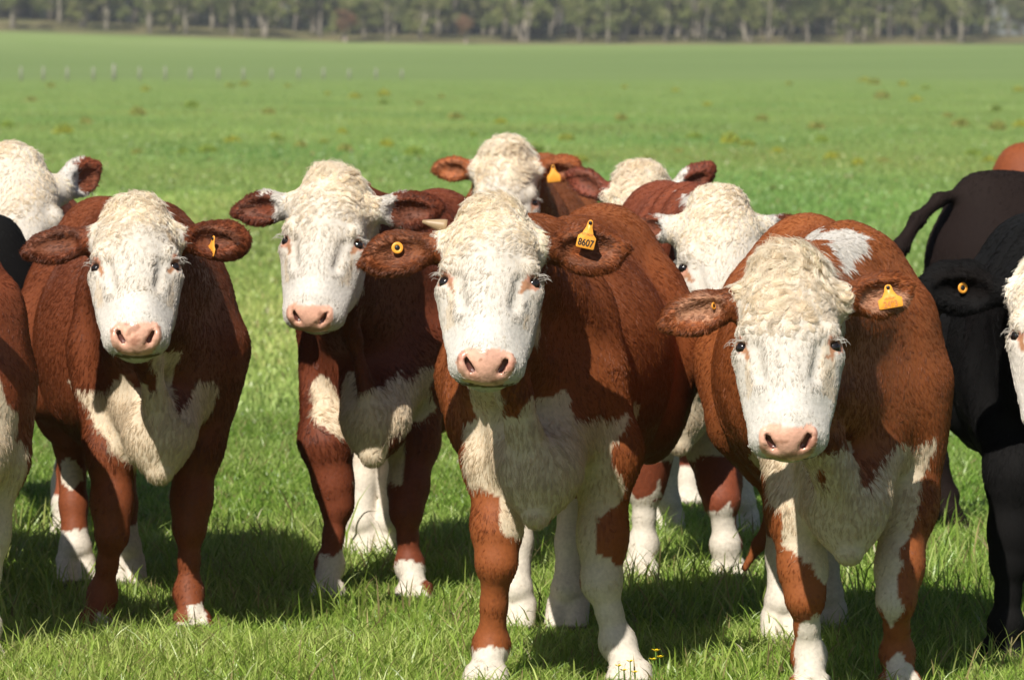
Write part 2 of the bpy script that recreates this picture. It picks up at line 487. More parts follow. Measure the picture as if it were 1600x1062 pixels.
    if crest is not None:
        pp = np.array([pl((x, y, crest[1]))[1:] for x, y in crest[0]])
        m = in_poly(Vw[:, 1], Vw[:, 2], pp) & (w < -.15) & (V[:, 2] > .95 * s) & (V[:, 0] > -.42); col[m] = WHITE; isw |= m
    fore = np.exp(-((u - .06) / .22) ** 2) * np.clip((w + .16) / .08, 0, 1) * face
    col = col * (1 - .06 * fore[:, None] * np.array([.3, .9, 1.9]) * (1 if white_head else 0))
    dn = nz(V, 26.0)[:, 0]
    col = np.where((face & (dn > .6))[:, None], col * (1 - face_dirt * .35 * np.array([.5, .8, 1.2])), col)
    inner = np.zeros(len(V))
    for (r0, EA, q), ew in zip(earF, (ear_white if hasattr(ear_white, '__len__') else (ear_white,) * 2)):
        ec = (Vw - r0) @ EA.T.astype(float) / q
        m = (ec[:, 0] > (.022 if ew else .006)) & (ec[:, 0] < .25) & (np.abs(ec[:, 1]) < .09) & (np.abs(ec[:, 2]) < .07)
        col[m] = br * (1.0 + .12 * dn[m, None])
        inn = m & (ec[:, 2] > -.005) & (((ec[:, 0] - .10) / .068) ** 2 + ((ec[:, 1] + .008) / .032) ** 2 < 1)
        col[inn] = (br * .62 + SKINP * .12 * min(1, br.max() / .3)) * (1 - ear_inner) + np.array((.60, .33, .20)) * ear_inner
        if ew: mm = m & ((ec[:, 0] < .02 + .09 * ew) | ((np.abs(ec[:, 1]) > .045) & (ec[:, 0] < .15 * ew + .03))); col[mm] = WHITE; isw |= mm
        fur[m] = 1.25; inner[m] = 1
    # nose
    pc = (V - PC) @ PA.T.astype(float) / hs
    rp = (np.abs(pc[:, 0]) / (.069 - .30 * np.clip(pc[:, 1] + .005, -.05, .05))) ** 2.8 + (np.abs(pc[:, 1] - .002) / .050) ** 2.6
    pad = (rp + nz(V, 90.)[:, 0] * .06 < 1) & (pc[:, 2] > -.03)
    col[pad] = PINK * (1 + .08 * nz(V[pad], 60.)[:, :1])
    sp = pad & (nz(V, 150.)[:, 1] > 1.15); col[sp] = (.45, .23, .15)
    sp = pad & (nz(V, 55.)[:, 2] > 1.25); col[sp] = col[sp] * np.array([.72, .62, .6])
    for sg in (1, -1):
        dnz = d_cone(pc.astype(np.float32), np.array((sg * .048, -.021, .008), np.float32), np.array((sg * .035, .003, .010), np.float32), .0085, .0095)
        col[(dnz < 0)] = (.13, .05, .04)
    mouth = (pc[:, 1] > .046) & (pc[:, 1] < .064) & (pc[:, 2] < .012) & (pc[:, 2] > -.04) & (np.abs(v) < .07); col[mouth] = (.15, .11, .05)
    fur[pad | mouth] = 0
    # eyes: pink rims
    for sg in (1, -1):
        de = np.sqrt(((u - .214) / .025) ** 2 + ((v - sg * .111) / .026) ** 2 + ((w + .055) / .032) ** 2)
        m = de < .86; col[m] = (.50, .24, .16) if white_head else (.05, .035, .03); fur[m] = 0
        tr = (np.abs(v - sg * (.101 - .45 * (u - .23))) < .0065) & (u > .225) & (u < .258) & (w > -.09); col[tr] = (.40, .20, .11); fur[tr] = .3
    hoof = V[:, 2] < .045; col[hoof] = (.10, .08, .06); fur[hoof] = 0
    knee_d = np.zeros(len(V), bool)
    muzz = (u > .34) & face
    col[muzz & ~pad & ~mouth] = WHITE * 1.06
    col = np.clip(col, .004, .9)
    # ---------------- objects
    rt = empty('cow', O, math.atan2(fw[1], fw[0])); tag(rt, label, 'cow', group)
    body = mesh_obj('body', V, Q, M_SKINB if max(brown) < .05 else M_SKIN, rt, attrs={'coat': col * .95, 'wet': pad.astype(float)})
    for sg in (1, -1):
        p = Hp(.214, sg * .1045, -.065)
        ev, ef = uvsphere(p, .0168 * hs, 16, 10)
        mesh_obj('eye', ev, ef, M_EYE, rt)
    # ---------------- fur
    tri = np.concatenate([Q[:, [0, 1, 2]], Q[:, [0, 2, 3]]])
    A_, B_, C_ = V[tri[:, 0]], V[tri[:, 1]], V[tri[:, 2]]
    ar = np.linalg.norm(np.cross(B_ - A_, C_ - A_), axis=1)
    fc = (A_ + B_ + C_) / 3; fn = N[tri[:, 0]]
    hcf = (fc - HO) @ HA.T / hs
    onhead = (np.linalg.norm(hcf - np.array([.2, 0, -.1]), axis=1) < .34)
    wgt = ar * (.35 + (fn[:, 0] > -.1) * .65 + np.clip(fn[:, 2], 0, 1) * .2)
    wgt *= np.where(onhead, np.where(hcf[:, 0] < .10, 2.4, 3.6), 1.0) * (fc[:, 2] > .05) * (fur[tri[:, 0]] > 0) * np.where(fc[:, 0] < -.8, .6, 1)
    cdf = np.cumsum(wgt); pick = np.searchsorted(cdf, rng.uniform(0, cdf[-1], hairs)); pick = np.minimum(pick, len(tri) - 1)
    r1 = np.sqrt(rng.uniform(size=hairs)); r2 = rng.uniform(size=hairs)
    bc = np.stack([1 - r1, r1 * (1 - r2), r1 * r2], 1)
    T = tri[pick]
    P0 = (V[T] * bc[..., None]).sum(1); Nn = unit((N[T] * bc[..., None]).sum(1)); hcol = col[T[np.arange(hairs), rng.randint(0, 3, hairs)]]
    hfur = fur[T].min(1); hin = inner[T].max(1)
    hcc = (P0 - HO) @ HA.T / hs; hu_, hv_, hw_ = hcc.T
    isface = (np.linalg.norm((hcc - np.array([.22, 0, -.1])) / np.array([.34, .17, .20]), axis=1) < 1) & (hin < .5)
    poll = np.clip(1 - (hu_ + .02 + .04 * nz(hcc, 25.)[:, 0]) / .27, 0, 1) ** 1.5 * np.clip((hw_ + .22) / .06, 0, 1) * isface
    onpoll = (hu_ < .03) & (np.abs(hv_) < .13) & (hw_ > -.22) & (hin < .5); poll = np.where(onpoll, .85, poll); sideq = np.clip((np.abs(hv_) - .07) / .05, 0, 1) * isface
    # flow
    g = np.tile(np.array([-.55, 0, -.85]), (hairs, 1)).astype(float)
    neckm = np.clip((P0[:, 0] - .0) / .3, 0, 1)[:, None]; g = g * (1 - neckm) + np.array([-.2, 0, -1.]) * neckm
    wh = .17
    gf = np.where((hu_ > wh)[:, None], hu[None], -hu[None] * .35 + 0 * hcc) + hv[None] * np.sign(hv_)[:, None] * .25
    gf = np.where((poll > .25)[:, None], hu[None] * .5 + hv[None] * (hv_ * 5)[:, None] - hu[None] * (onpoll * .5)[:, None], gf)
    g = np.where(isface[:, None], gf, g)
    for (r0, EA, q) in earF:
        ec = (P0 - r0) @ EA.T / q
        m = (hin > .5) & (ec[:, 0] > 0.0) & (ec[:, 0] < .26) & (np.abs(ec[:, 1]) < .1) & (np.abs(ec[:, 2]) < .08)
        ge = EA[0][None] * .8 + EA[1][None] * np.sign(ec[:, 1:2]) * np.clip(np.abs(ec[:, 1:2]) / .05, .1, 1) * .9
        g = np.where(m[:, None], ge, g)
    pm = (poll + .08 * nz(hcc, 60.)[:, 0]) > .12
    cell = np.where(pm, .0105 + .006 * curl, np.where(isface, .0085, np.where(hin > .5, .012, .012)))[:, None]
    kid = np.floor((P0 + nz(P0, 50.) * .004 + rng.normal(size=P0.shape) * cell * .10) / cell + .37 * seed).astype(np.int64)
    kid = kid + np.where(pm, 5000, np.where(isface, 9000, 0))[:, None]
    kid -= kid.min(0); kd = kid.max(0) + 1; key = (kid[:, 0] * kd[1] + kid[:, 1]) * kd[2] + kid[:, 2]
    _, inv, cnt_ = np.unique(key, return_inverse=True, return_counts=True)
    mean = lambda A: np.stack([np.bincount(inv, A[:, j]) for j in range(A.shape[1])], 1)[inv] / cnt_[inv][:, None]
    C0 = mean(P0); Nc = unit(mean(Nn)); gc = mean(g)
    lr = np.stack([np.random.RandomState(seed + 9 + j).uniform(-1, 1, len(cnt_)) for j in range(5)], 1)[inv]
    wig = nz(C0, 24.) * .5
    t1 = gc + lr[:, :3] * np.where(pm, .50 + .45 * curl, np.where(isface, .24, np.where(hin > .5, .35, .26)))[:, None] \
        + wig * np.where(pm, .8, np.where(isface, .30, .34))[:, None] + rng.normal(size=(hairs, 3)) * np.where(hin > .5, .25, .10)[:, None]
    t1 = t1 - Nn * (t1 * Nn).sum(1)[:, None]; t1 = unit(t1)
    legm = np.clip((.55 * s - P0[:, 2]) / .15, 0, 1)
    jit = .16 * rng.normal(size=hairs) + .25 * lr[:, 3]
    L = np.where(isface, .011 + .004 * (hu_ < .33), .017 - .007 * legm) * (1 + jit).clip(.5, 1.6)
    L = L * (1 - hin * .30) + poll * (.013 + .032 * curl) * (1 + jit) * (1 - .5 * sideq)
    bris = (P0[:, 0] > .05) & (P0[:, 2] < .75 * s) & ~isface
    L = np.where(bris, L * 1.35, L) * hairscale * np.clip(hfur, .3, 1.6) * s
    L = np.clip(L, .005, .08)
    lift = np.where(isface, .16, .20 - .08 * legm) + poll * (.10 + .30 * curl * np.clip(-hu_ * 12 + .8, 0, 1)) * (1 - .6 * sideq) + hin * .14 * (1 + .4 * rng.normal(size=hairs)) + .08 * lr[:, 4]
    conv = np.where(pm, .72, np.where(isface, .55, np.where(hin > .5, .6, .62)))
    kpts = 6 if h < .0095 else 5
    ts = np.linspace(0, 1, kpts)
    side = np.cross(Nn, t1)
    ph = lr[:, 0] * 3.14; cr = np.where(pm, np.clip(poll * 1.3, .3, 1), .12) * (.007 + curl * .016)
    cr = np.where(isface | pm, cr, .0012)
    tocen = (C0 - P0); tocen = tocen - Nn * (tocen * Nn).sum(1)[:, None]
    P = np.zeros((hairs, kpts, 3))
    om = np.where(pm, 3.2 + 3.0 * curl, 3.0)
    for i, t in enumerate(ts):
        bend = lift * t * (1 - .55 * t)
        P[:, i] = P0 + t1 * (L * t)[:, None] + Nn * (L * bend)[:, None] + tocen * (conv * min(1, t * 1.25))[:, None] \
            + side * (cr * np.sin(ph + t * om) * t)[:, None] + t1 * (cr * (np.cos(ph + t * om) - 1) * t)[:, None] - Nn * .001
    tap = np.interp(ts, [0, .3, .7, 1], [1, 1, .75, .12])
    rad = np.outer(np.where(isface & ~pm, .00050, .00062) * s * (1 + .2 * rng.normal(size=hairs)).clip(.5, 1.6), tap)
    if h > .011: rad *= 1.6
    hcol = hcol * (1 + .08 * rng.normal(size=(hairs, 1))).clip(.5, 1.6) * (1 + np.where(pm, .07, np.where(isface, .05, .11))[:, None] * lr[:, 1:2])
    hcol = np.where((pm & (lr[:, 2] > .45))[:, None], hcol * np.array([.985, .95, .88]), hcol)
    hcol = hcol * (1 + np.clip(poll * 2.2, 0, 1)[:, None] * np.array([.46, .43, .37]))  # poll hair colour brightened to make up for the locks shading each other
    hair_obj('coat_hair', P, rad, np.clip(hcol, .002, .95), M_FURB if max(brown) < .05 else M_FUR, rt)
    # lashes
    lp = []
    for sg in (1, -1):
        for j in range(11 if h < .011 else 6):
            t = rng.uniform(-1, 1)
            b0 = np.array([.200 + .003 * rng.normal() + abs(t) * .005, sg * (.113 + t * .010), -.046 - t * .018])
            tip = b0 + np.array([.009 + rng.uniform(-.003, .008), sg * (.021 + .006 * rng.normal()), .010 + t * .006])
            mid = (b0 + tip) / 2 + np.array([-.004, sg * .004, .003])
            lp.append([Hp(*b0), Hp(*mid), Hp(*tip)])
    lp = np.array(lp); LR = np.array([.0007, .0006, .0002]); lc = np.tile((WHITE * 1.1 if white_head else np.array([.03, .03, .03])), (len(lp), 1))
    hair_obj('eyelashes', lp, np.tile(LR * .8, (len(lp), 1)), lc, M_FUR, rt)
    # ---------------- horns
    for (sg, Lh, rr) in horns:
        p0 = Hp(.035, sg * .11, -.10); dr = unit(sg * hv * 1.0 - hu * .08 + hw * .15); dr2 = unit(dr - hu * .3)
        pts = [p0 + dr * Lh * t + dr2 * Lh * .25 * t * t for t in np.linspace(0, 1, 7)]
        tube('horn', pts, [rr * (1 - .80 * t ** 1.6) for t in np.linspace(0, 1, 7)], M_HORN, rt)
    # ---------------- tags
    for tg in tags:
        i = 0 if tg['ear'] == 'L' else 1
        r0, EA, q = earF[i]
        c = r0 + (EA[0] * tg['at'][0] + EA[1] * tg['at'][1] + EA[2] * tg.get('dz', .017 if tg['kind'] == 'button' else .032)) * q
        ear_tag(rt, c, tg, Rm, EA)
    print('cow', label[:30], len(V), round(time.time() - T0, 1))
    return rt

def uvsphere(c, r, nu, nv_, sc3=(1, 1, 1)):
    V = [(0, 0, 1)]; 
    for j in range(1, nv_):
        th = math.pi * j / nv_
        for i in range(nu):
            V.append((math.sin(th) * math.cos(2 * math.pi * i / nu), math.sin(th) * math.sin(2 * math.pi * i / nu), math.cos(th)))
    V.append((0, 0, -1)); V = np.array(V) * r * np.array(sc3) + c
    q, t = [], []
    for j in range(nv_ - 2):
        for i in range(nu):
            a = 1 + j * nu + i; b = 1 + j * nu + (i + 1) % nu
            q.append((a, a + nu, b + nu, b))
    for i in range(nu):
        t.append((0, 1 + i, 1 + (i + 1) % nu)); L = 1 + (nv_ - 2) * nu
        t.append((len(V) - 1, L + (i + 1) % nu, L + i))
    return V, [np.array(q), np.array(t)]

def tube(name, pts, rad, mat, parent=None, n=12, attrs=None):
    V, Fq = tube_data(pts, rad, n)
    return mesh_obj(name, V, Fq, mat, parent, attrs=attrs)

def tube_data(pts, rad, n=8):
    pts = np.array(pts, float); V = []; q = []
    T = np.gradient(pts, axis=0); T = unit(T)
    ref = np.array([0, 0, 1.]) if abs(T[0][2]) < .9 else np.array([1., 0, 0])
    for i in range(len(pts)):
        a = unit(np.cross(ref, T[i])); b = np.cross(T[i], a)
        for j in range(n):
            an = 2 * math.pi * j / n
            V.append(pts[i] + (a * math.cos(an) + b * math.sin(an)) * rad[i])
    for i in range(len(pts) - 1):
        for j in range(n):
            q.append((i * n + j, i * n + (j + 1) % n, (i + 1) * n + (j + 1) % n, (i + 1) * n + j))
    m = len(V); V.append(pts[0]); V.append(pts[-1]); t = []
    for j in range(n):
        t.append((m, (j + 1) % n, j)); t.append((m + 1, (len(pts) - 1) * n + j, (len(pts) - 1) * n + (j + 1) % n))
    return np.array(V), [np.array(q), np.array(t)]

def prism(outline, th):
    """outline (n,2) ccw -> slab of thickness th centred on z=0 with a small bevel"""
    o = np.array(outline, float); n = len(o); c = o.mean(0); b = .0012
    ins = c + (o - c) * (1 - b / np.abs(o - c).max())
    V = np.concatenate([np.c_[ins, np.full(n, -th / 2)], np.c_[o, np.full(n, -th / 2 + b)], np.c_[o, np.full(n, th / 2 - b)], np.c_[ins, np.full(n, th / 2)], [[*c, th / 2]], [[*c, -th / 2]]])
    q = []; t = []
    for k in range(3):
        for j in range(n): q.append((k * n + j, k * n + (j + 1) % n, (k + 1) * n + (j + 1) % n, (k + 1) * n + j))
    for j in range(n):
        t.append((4 * n, 3 * n + j, 3 * n + (j + 1) % n)); t.append((4 * n + 1, (j + 1) % n, j))
    return V, [np.array(q), np.array(t)]

def frame_from(zdir, updir):
    z = unit(np.array(zdir, float)); y = unit(np.array(updir, float) - z * (np.dot(updir, z))); x = np.cross(y, z)
    return np.stack([x, y, z], 1)       # columns

def ear_tag(rt, c, tg, Rm, EA):
    kind = tg['kind']; zd = Rm @ np.array(tg['n'], float); ud = Rm @ np.array(tg['up'], float)
    Fm = frame_from(zd, ud); S_ = tg.get('size', 1.0)
    place = lambda V: (V * S_) @ Fm.T + c
    if kind == 'button':
        base = empty('ear_tag'); base.parent = rt
        # ring with a black centre
        V, Fq = [], []
        prof = [(.006, .001), (.0085, .003), (.0135, .003), (.0150, .0015), (.0150, -.001), (.006, -.001)]
        n = 24; V = np.array([(r * math.cos(6.2832 * j / n), r * math.sin(6.2832 * j / n), z) for r, z in prof for j in range(n)])
        Fq = np.array([(i * n + j, i * n + (j + 1) % n, ((i + 1) % len(prof)) * n + (j + 1) % n, ((i + 1) % len(prof)) * n + j) for i in range(len(prof)) for j in range(n)])
        mesh_obj('button_ring', place(V), Fq, M_TAG, base)
        V, Fq = uvsphere(np.zeros(3), .0075, 14, 8, (1, 1, .5)); mesh_obj('button_pin', place(V), Fq, M_BLK, base)
    else:
        w2, hh, tw = tg.get('w', .021), tg.get('h', .060), tg.get('tw', .0058)
        o = [(-w2 * .92, -hh), (w2 * .92, -hh), (w2, -hh + .003), (w2, -hh * .55), (w2 * .62, -hh * .42), (tw * 1.35, -hh * .16), (tw * 1.2, .0), (tw * .8, .006), (0, .008),
             (-tw * .8, .006), (-tw * 1.2, 0), (-tw * 1.35, -hh * .16), (-w2 * .62, -hh * .42), (-w2, -hh * .55), (-w2, -hh + .003)]
        V, Fq = prism(o, .0028)
        base = mesh_obj('ear_tag', place(V), Fq, M_TAG, rt, smooth=False)
        V, Fq = uvsphere(np.array([0, 0, .003]), .0048, 12, 8, (1, 1, .6)); mesh_obj('tag_pin', place(V), Fq, M_BLK, base)
        for txt, sz, yy, mat in tg.get('text', ()):
            cu = bpy.data.curves.new('number', 'FONT'); cu.body = txt; cu.size = sz; cu.align_x = 'CENTER'; cu.align_y = 'CENTER'; cu.extrude = .0004; cu.offset = .0001 if sz < .015 else .0006
            to = bpy.data.objects.new('tmp', cu); COL.objects.link(to)
            dg = bpy.context.evaluated_depsgraph_get(); me = bpy.data.meshes.new_from_object(to.evaluated_get(dg))
            bpy.data.objects.remove(to)
            n = len(me.vertices); vv = np.empty(n * 3, np.float32); me.vertices.foreach_get('co', vv); vv = vv.reshape(-1, 3).astype(float)
            vv[:, 0] *= .82
            vv[:, 1] += yy
            vv[:, 2] += .0019
            vv = place(vv); me.vertices.foreach_set('co', vv.astype(np.float32).ravel()); me.materials.clear(); me.materials.append(mat); me.update()
            no = bpy.data.objects.new('number', me); COL.objects.link(no); no.parent = base


# ------------------------------------------------------------------ the herd
TXT = lambda t, s_, y: (t, s_, y, M_INK)
G1 = 'cows standing in the front line facing the camera'
G2 = 'cows behind the front line'
# the cow in the middle, tag 8607
make_cow("red brown cow in the centre with a white face and orange ear tag 8607", (828, 12.6), 10, (768, 302, 12.0, -1, 33, 1), headscale=1.04, legw=.97, width=.91,
    front=[[(778, 720, 12.5), (776, 880, 12.45), (768, 975, 12.5), (760, 1080, 12.45)], [(945, 705, 12.6), (940, 910, 12.55), (965, 1000, 12.55), (985, 1085, 12.5)]],
    hind=[(805, 1020, 13.7), (888, 1020, 13.7)], brisket=(838, 826, 12.25), brown=(.245, .070, .020), hairs=210000, h=.008, curl=.25, seed=3, ear=((8, 8, 1.06), (-8, 18, 1.15)),
    patches=[([(745, 580), (808, 585), (808, 640), (835, 640), (855, 608), (895, 610), (905, 645), (968, 650), (960, 672), (945, 690), (948, 725), (966, 740), (955, 790), (930, 810), (926, 855), (950, 880), (990, 890), (1030, 1100), (900, 1100), (893, 880), (880, 800), (840, 850), (800, 835), (780, 775), (752, 755), (730, 765), (722, 725), (735, 705), (714, 668), (742, 652), (745, 612)], 12.45),
             ([(700, 1110), (722, 1010), (768, 998), (812, 1015), (820, 1110)], 12.45), ([(850, 480), (858, 480), (860, 532), (850, 525)], 12.4)],
    socks=(.05, .45), spots=[(872, 850, 13.6, .03, 'brown', -1.6, -.8)], horns=[(-1, .05, .018)],
    tags=[dict(ear='R', at=(.100, .040, .046), dz=.052, n=(-.1, -1, .12), up=(.22, 0, 1), kind='flat', w=.0235, h=.066, text=[('8607', .0245, -.052, M_INK), ('UY 04247', .0085, -.030, M_INKP)]),
          dict(ear='L', at=(.105, -.008, .038), n=(.15, -1, .1), up=(0, 0, 1), kind='button')])
# the cow at the left
make_cow("chestnut white faced cow on the left with an edge-on orange tag", (245, 13.8), -12, (210, 298, 13.2, 3, 36, -1), legw=.84,
    front=[[(175, 700, 13.7), (175, 835, 13.65), (160, 910, 13.7), (150, 1000, 13.65)], [(305, 700, 13.8), (296, 825, 13.75), (295, 915, 13.75), (300, 992, 13.7)]],
    hind=[(118, 935, 14.9), (196, 935, 14.9)], brisket=(250, 757, 13.45), brown=(.190, .050, .017), hairs=170000, h=.009, curl=.35, width=.95, seed=8, ear=((2, 12, .98), (-2, 15, .95)),
    patches=[([(136, 612), (168, 618), (180, 598), (197, 583), (220, 600), (236, 600), (222, 540), (280, 540), (268, 570), (270, 640), (290, 622), (318, 594), (338, 598), (356, 618), (336, 655), (313, 690), (313, 705), (290, 712), (268, 770), (235, 770), (218, 735), (195, 716), (172, 684), (155, 650)], 13.55),
             ([(125, 1010), (148, 952), (170, 965), (180, 1010)], 13.65), ([(278, 1010), (290, 950), (312, 950), (328, 1010)], 13.7)],
    socks=(.04, .20), spots=[(118, 742, 14.8, .035, 'white', -1.7, -.8)],
    tags=[dict(ear='R', at=(.100, -.006, .036), n=(-.85, -.6, .1), up=(.35, 0, 1), kind='flat', w=.019, h=.048)])
# second cow from the left
make_cow("dark red cow with raised white face between the chestnut and the tag 8607 cow", (580, 14.6), 9, (512, 262, 14.0, -9, 24, 3), legw=.88,
    front=[[(510, 690, 14.5), (527, 790, 14.5), (515, 860, 14.5), (512, 955, 14.45)], [(645, 690, 14.6), (635, 800, 14.5), (640, 870, 14.5), (648, 960, 14.45)]],
    hind=[(565, 900, 15.7), (612, 890, 15.7)], brisket=(582, 730, 14.25), brown=(.17, .042, .017), hairs=170000, h=.009, curl=.5, seed=12, ear=((2, 15, .95), (-10, 20, 1.05)), width=.95,
    patches=[([(475, 594), (491, 582), (510, 594), (537, 620), (544, 650), (544, 575), (567, 575), (569, 605), (589, 601), (612, 592), (631, 575), (643, 590), (665, 583), (676, 590), (668, 616), (670, 650), (646, 673), (630, 672), (623, 684), (625, 760), (545, 765), (552, 722), (544, 690), (522, 673), (495, 662), (484, 635)], 14.4),
             ([(480, 975), (492, 868), (515, 872), (535, 858), (545, 975)], 14.45), ([(615, 975), (620, 880), (645, 872), (672, 885), (680, 975)], 14.45)],
    socks=(.05, .60), ear_white=(.5, .5))
# the cow at the right
make_cow("big orange brown cow with lowered curly white head and orange ear tag 2493", (1325, 12.4), -1, (1230, 393, 11.7, -5, 24, -1), headscale=1.07, legw=.9,
    front=[[(1248, 800, 12.3), (1258, 935, 12.25), (1264, 1010, 12.3), (1266, 1090, 12.25)], [(1415, 790, 12.4), (1400, 940, 12.3), (1402, 1010, 12.35), (1406, 1095, 12.3)]],
    hind=[(1222, 1040, 13.4), (1290, 1020, 13.6)], brisket=(1326, 884, 12.1), brown=(.250, .074, .021), ear_inner=.55, hairs=210000, h=.008, curl=1.0, seed=21, ear=((12, 8, .95), (-14, 15, 1.0)), width=1.08, size=.985,
    patches=[([(1188, 690), (1296, 690), (1300, 680), (1318, 690), (1322, 735), (1335, 738), (1360, 712), (1383, 698), (1402, 683), (1428, 702), (1458, 694), (1478, 680), (1460, 717), (1443, 760), (1443, 785), (1432, 830), (1409, 857), (1415, 883), (1402, 902), (1405, 930), (1413, 948), (1394, 982), (1375, 950), (1355, 925), (1355, 905), (1322, 905), (1300, 890), (1306, 960), (1262, 965), (1285, 940), (1290, 900), (1270, 893), (1262, 870), (1220, 842), (1212, 785), (1188, 735)], 12.3),
             ([(1235, 1110), (1242, 1000), (1255, 965), (1310, 945), (1320, 1110)], 12.3), ([(1370, 1110), (1380, 1035), (1400, 1018), (1430, 1050), (1440, 1110)], 12.3)],
    spots=[(1265, 732, 12.3, .015, 'brown', -.2, 1)], socks=(.05, .34), crest=([(1275, 372), (1282, 360), (1320, 355), (1368, 368), (1352, 398), (1325, 415), (1305, 405), (1300, 380)], 12.2),
    tail=[(-1.42, -.02, 1.0), (-1.48, -.03, .8), (-1.48, -.06, .55), (-1.46, -.09, .36), (-1.47, -.13, .26), (-1.48, -.17, .19)], tailr=(.030, .010),
    tags=[dict(ear='R', at=(.116, .006, .050), n=(-.15, -1, .2), up=(-.18, 0, 1), kind='flat', w=.030, h=.052, tw=.008, text=[('2493', .0215, -.042, M_INKP), ('URUGUAY', .0075, -.027, M_INKP)]),
          dict(ear='L', at=(.062, -.002, .022), n=(.8, -.6, .1), up=(0, 0, 1), kind='button', size=.62)])
# white fronted cow between the centre cow and the right one
make_cow("cow peering out between the tag 8607 cow and the tag 2493 cow", (1078, 15.2), -2, (1128, 291, 14.5, 4, 24, 0), headscale=1.12,
    front=[[(1008, 700, 15.1), (1008, 765, 15.1), (1005, 840, 15.1), (1000, 915, 15.05)], [(1118, 700, 15.2), (1128, 785, 15.1), (1134, 850, 15.1), (1138, 920, 15.1)]],
    hind=[(1041, 880, 16.4), (1158, 860, 16.4)], brisket=(1062, 712, 14.9), brown=(.22, .055, .024), hairs=110000, h=.010, curl=.05, seed=31, ear=((-14, 25, .72), (-12, 25, .75)), group=G2,
    patches=[([(985, 430), (1150, 430), (1160, 715), (1110, 720), (1060, 725), (1032, 720), (1040, 780), (990, 800), (960, 740), (985, 700)], 15.0), ([(975, 930), (980, 785), (1040, 780), (1050, 930)], 15.1), ([(1105, 940), (1112, 800), (1128, 795), (1150, 785), (1170, 940)], 15.1)],
    spots=[(1076, 555, 15.0, .035, 'brown', -.3, 1), (1005, 742, 15.1, .055, 'brown', -.3, 1)], socks=(.1, .8), ear_white=(.42, .45), width=.85, crest=([(1060, 300), (1200, 300), (1200, 340), (1060, 340)], 15),
    tail=[(-1.42, -.02, 1.0), (-1.50, .0, .8), (-1.46, .0, .6), (-1.44, .0, .42)])
# back of the group
make_cow("cow showing only its fluffy white poll behind the tag 8607 cow's shoulder", (1015, 17.6), 4, (1002, 264, 17.0, 0, 12, 0), hairs=70000, h=.013, brown=(.20, .048, .024), curl=.7, seed=41, group=G2, ear=((-30, 5, .95), (-35, 10, .9)), ear_white=(0., .5), size=.96, width=.8)
make_cow("cow at the back centre with cream poll, brown ears and plain orange ear tag", (800, 19.2), 6, (790, 226, 18.6, 0, 12, 0), hairs=70000, h=.013, brown=(.32, .10, .032), curl=.8, seed=43, group=G2, ear=((-6, 15, .85), (-6, 20, .82)), size=1.02,
    tags=[dict(ear='R', at=(.07, .01, .045), dz=.042, n=(-.1, -1, .1), up=(-.1, 0, 1), kind='flat', w=.026, h=.06)])
make_cow("cow whose cream head stands at the upper left edge, ear brown and white", (30, 16.4), -6, (25, 228, 15.6, 12, 22, 0), headscale=1.22, hairs=90000, h=.011, brown=(.26, .07, .03), curl=.05, seed=47, group=G2, ear=((0, 20, .8), (-32, 30, .92)), ear_white=(.6, .75), size=1.04)
make_cow("red brown cow cut off by the left edge, white patch on its leg", (-72, 13.0), -20, (-190, 330, 12.6, -12, 25, 0),
    front=[[(-165, 700, 12.9), (-170, 860, 12.9), (-135, 950, 12.9), (-135, 1045, 12.9)], [(-10, 720, 13.0), (-30, 900, 12.95), (-25, 960, 12.95), (-28, 1040, 12.9)]],
    brown=(.27, .068, .025), hairs=90000, h=.010, curl=.3, seed=51, patches=[([(-140, 560), (-20, 580), (20, 650), (18, 690), (50, 700), (38, 740), (30, 790), (0, 1100), (-60, 1100), (-60, 860), (-90, 760)], 12.95)], socks=(.05, .2), width=.92, size=.96)
BLK = (.008, .0075, .0075)
make_cow("black cow with a white face at the right edge, orange button in its ear", (1650, 13.2), 3, (1650, 396, 12.5, -4, 20, 0),
    front=[[(1590, 740, 13.0), (1578, 880, 13.0), (1572, 950, 13.0), (1565, 1050, 13.0)], [(1720, 740, 13.2), (1720, 880, 13.0), (1720, 960, 13.0), (1720, 1055, 13.0)]],
    hind=[(1640, 1010, 14.4), (1720, 1000, 14.4)], brown=BLK, hairs=110000, h=.010, curl=.3, seed=61, ear=((-9, 12, 1.25), (0, 15, 1)), socks=(.045, .05), width=.95, size=.97,
    tags=[dict(ear='L', at=(.105, 0, .040), n=(.55, -1, .0), up=(0, 0, 1), kind='button')], group=G1)
# animals turned away
make_cow("brownish black cow turned away at the right with its tail swung out", (1993, 17.6), -122, (2200, 290, 18.0, 120, 20, 0), hind=[(1475, 800, 16.6), (1460, 800, 17.1)], hairs=90000, h=.012, brown=(.014, .009, .008), curl=0, seed=71, white_head=False, socks=(.0, .0), size=1.04, group=G2,
    tail=[(-1.22, .0, 1.12), (-1.36, .0, 1.150), (-1.48, .0, 1.125), (-1.57, .0, 1.06), (-1.64, .0, .97), (-1.70, .0, .87), (-1.74, .0, .76)], tailr=(.032, .012))
make_cow("black cow at the left edge, only its back showing below a cream head", (-640, 15.0), 82, (-900, 300, 14.9, -80, 20, 0), hairs=60000, h=.012, brown=BLK, curl=0, seed=73, white_head=False, socks=(0, 0), size=.97, group=G2)
make_cow("red cow at the back right edge, only its rump showing over a black one", (2072, 21.5), -90, (2300, 230, 21.6, 90, 20, 0), hairs=30000, h=.014, brown=(.22, .055, .018), curl=0, seed=75, socks=(0, 0), size=1.05, group=G2)

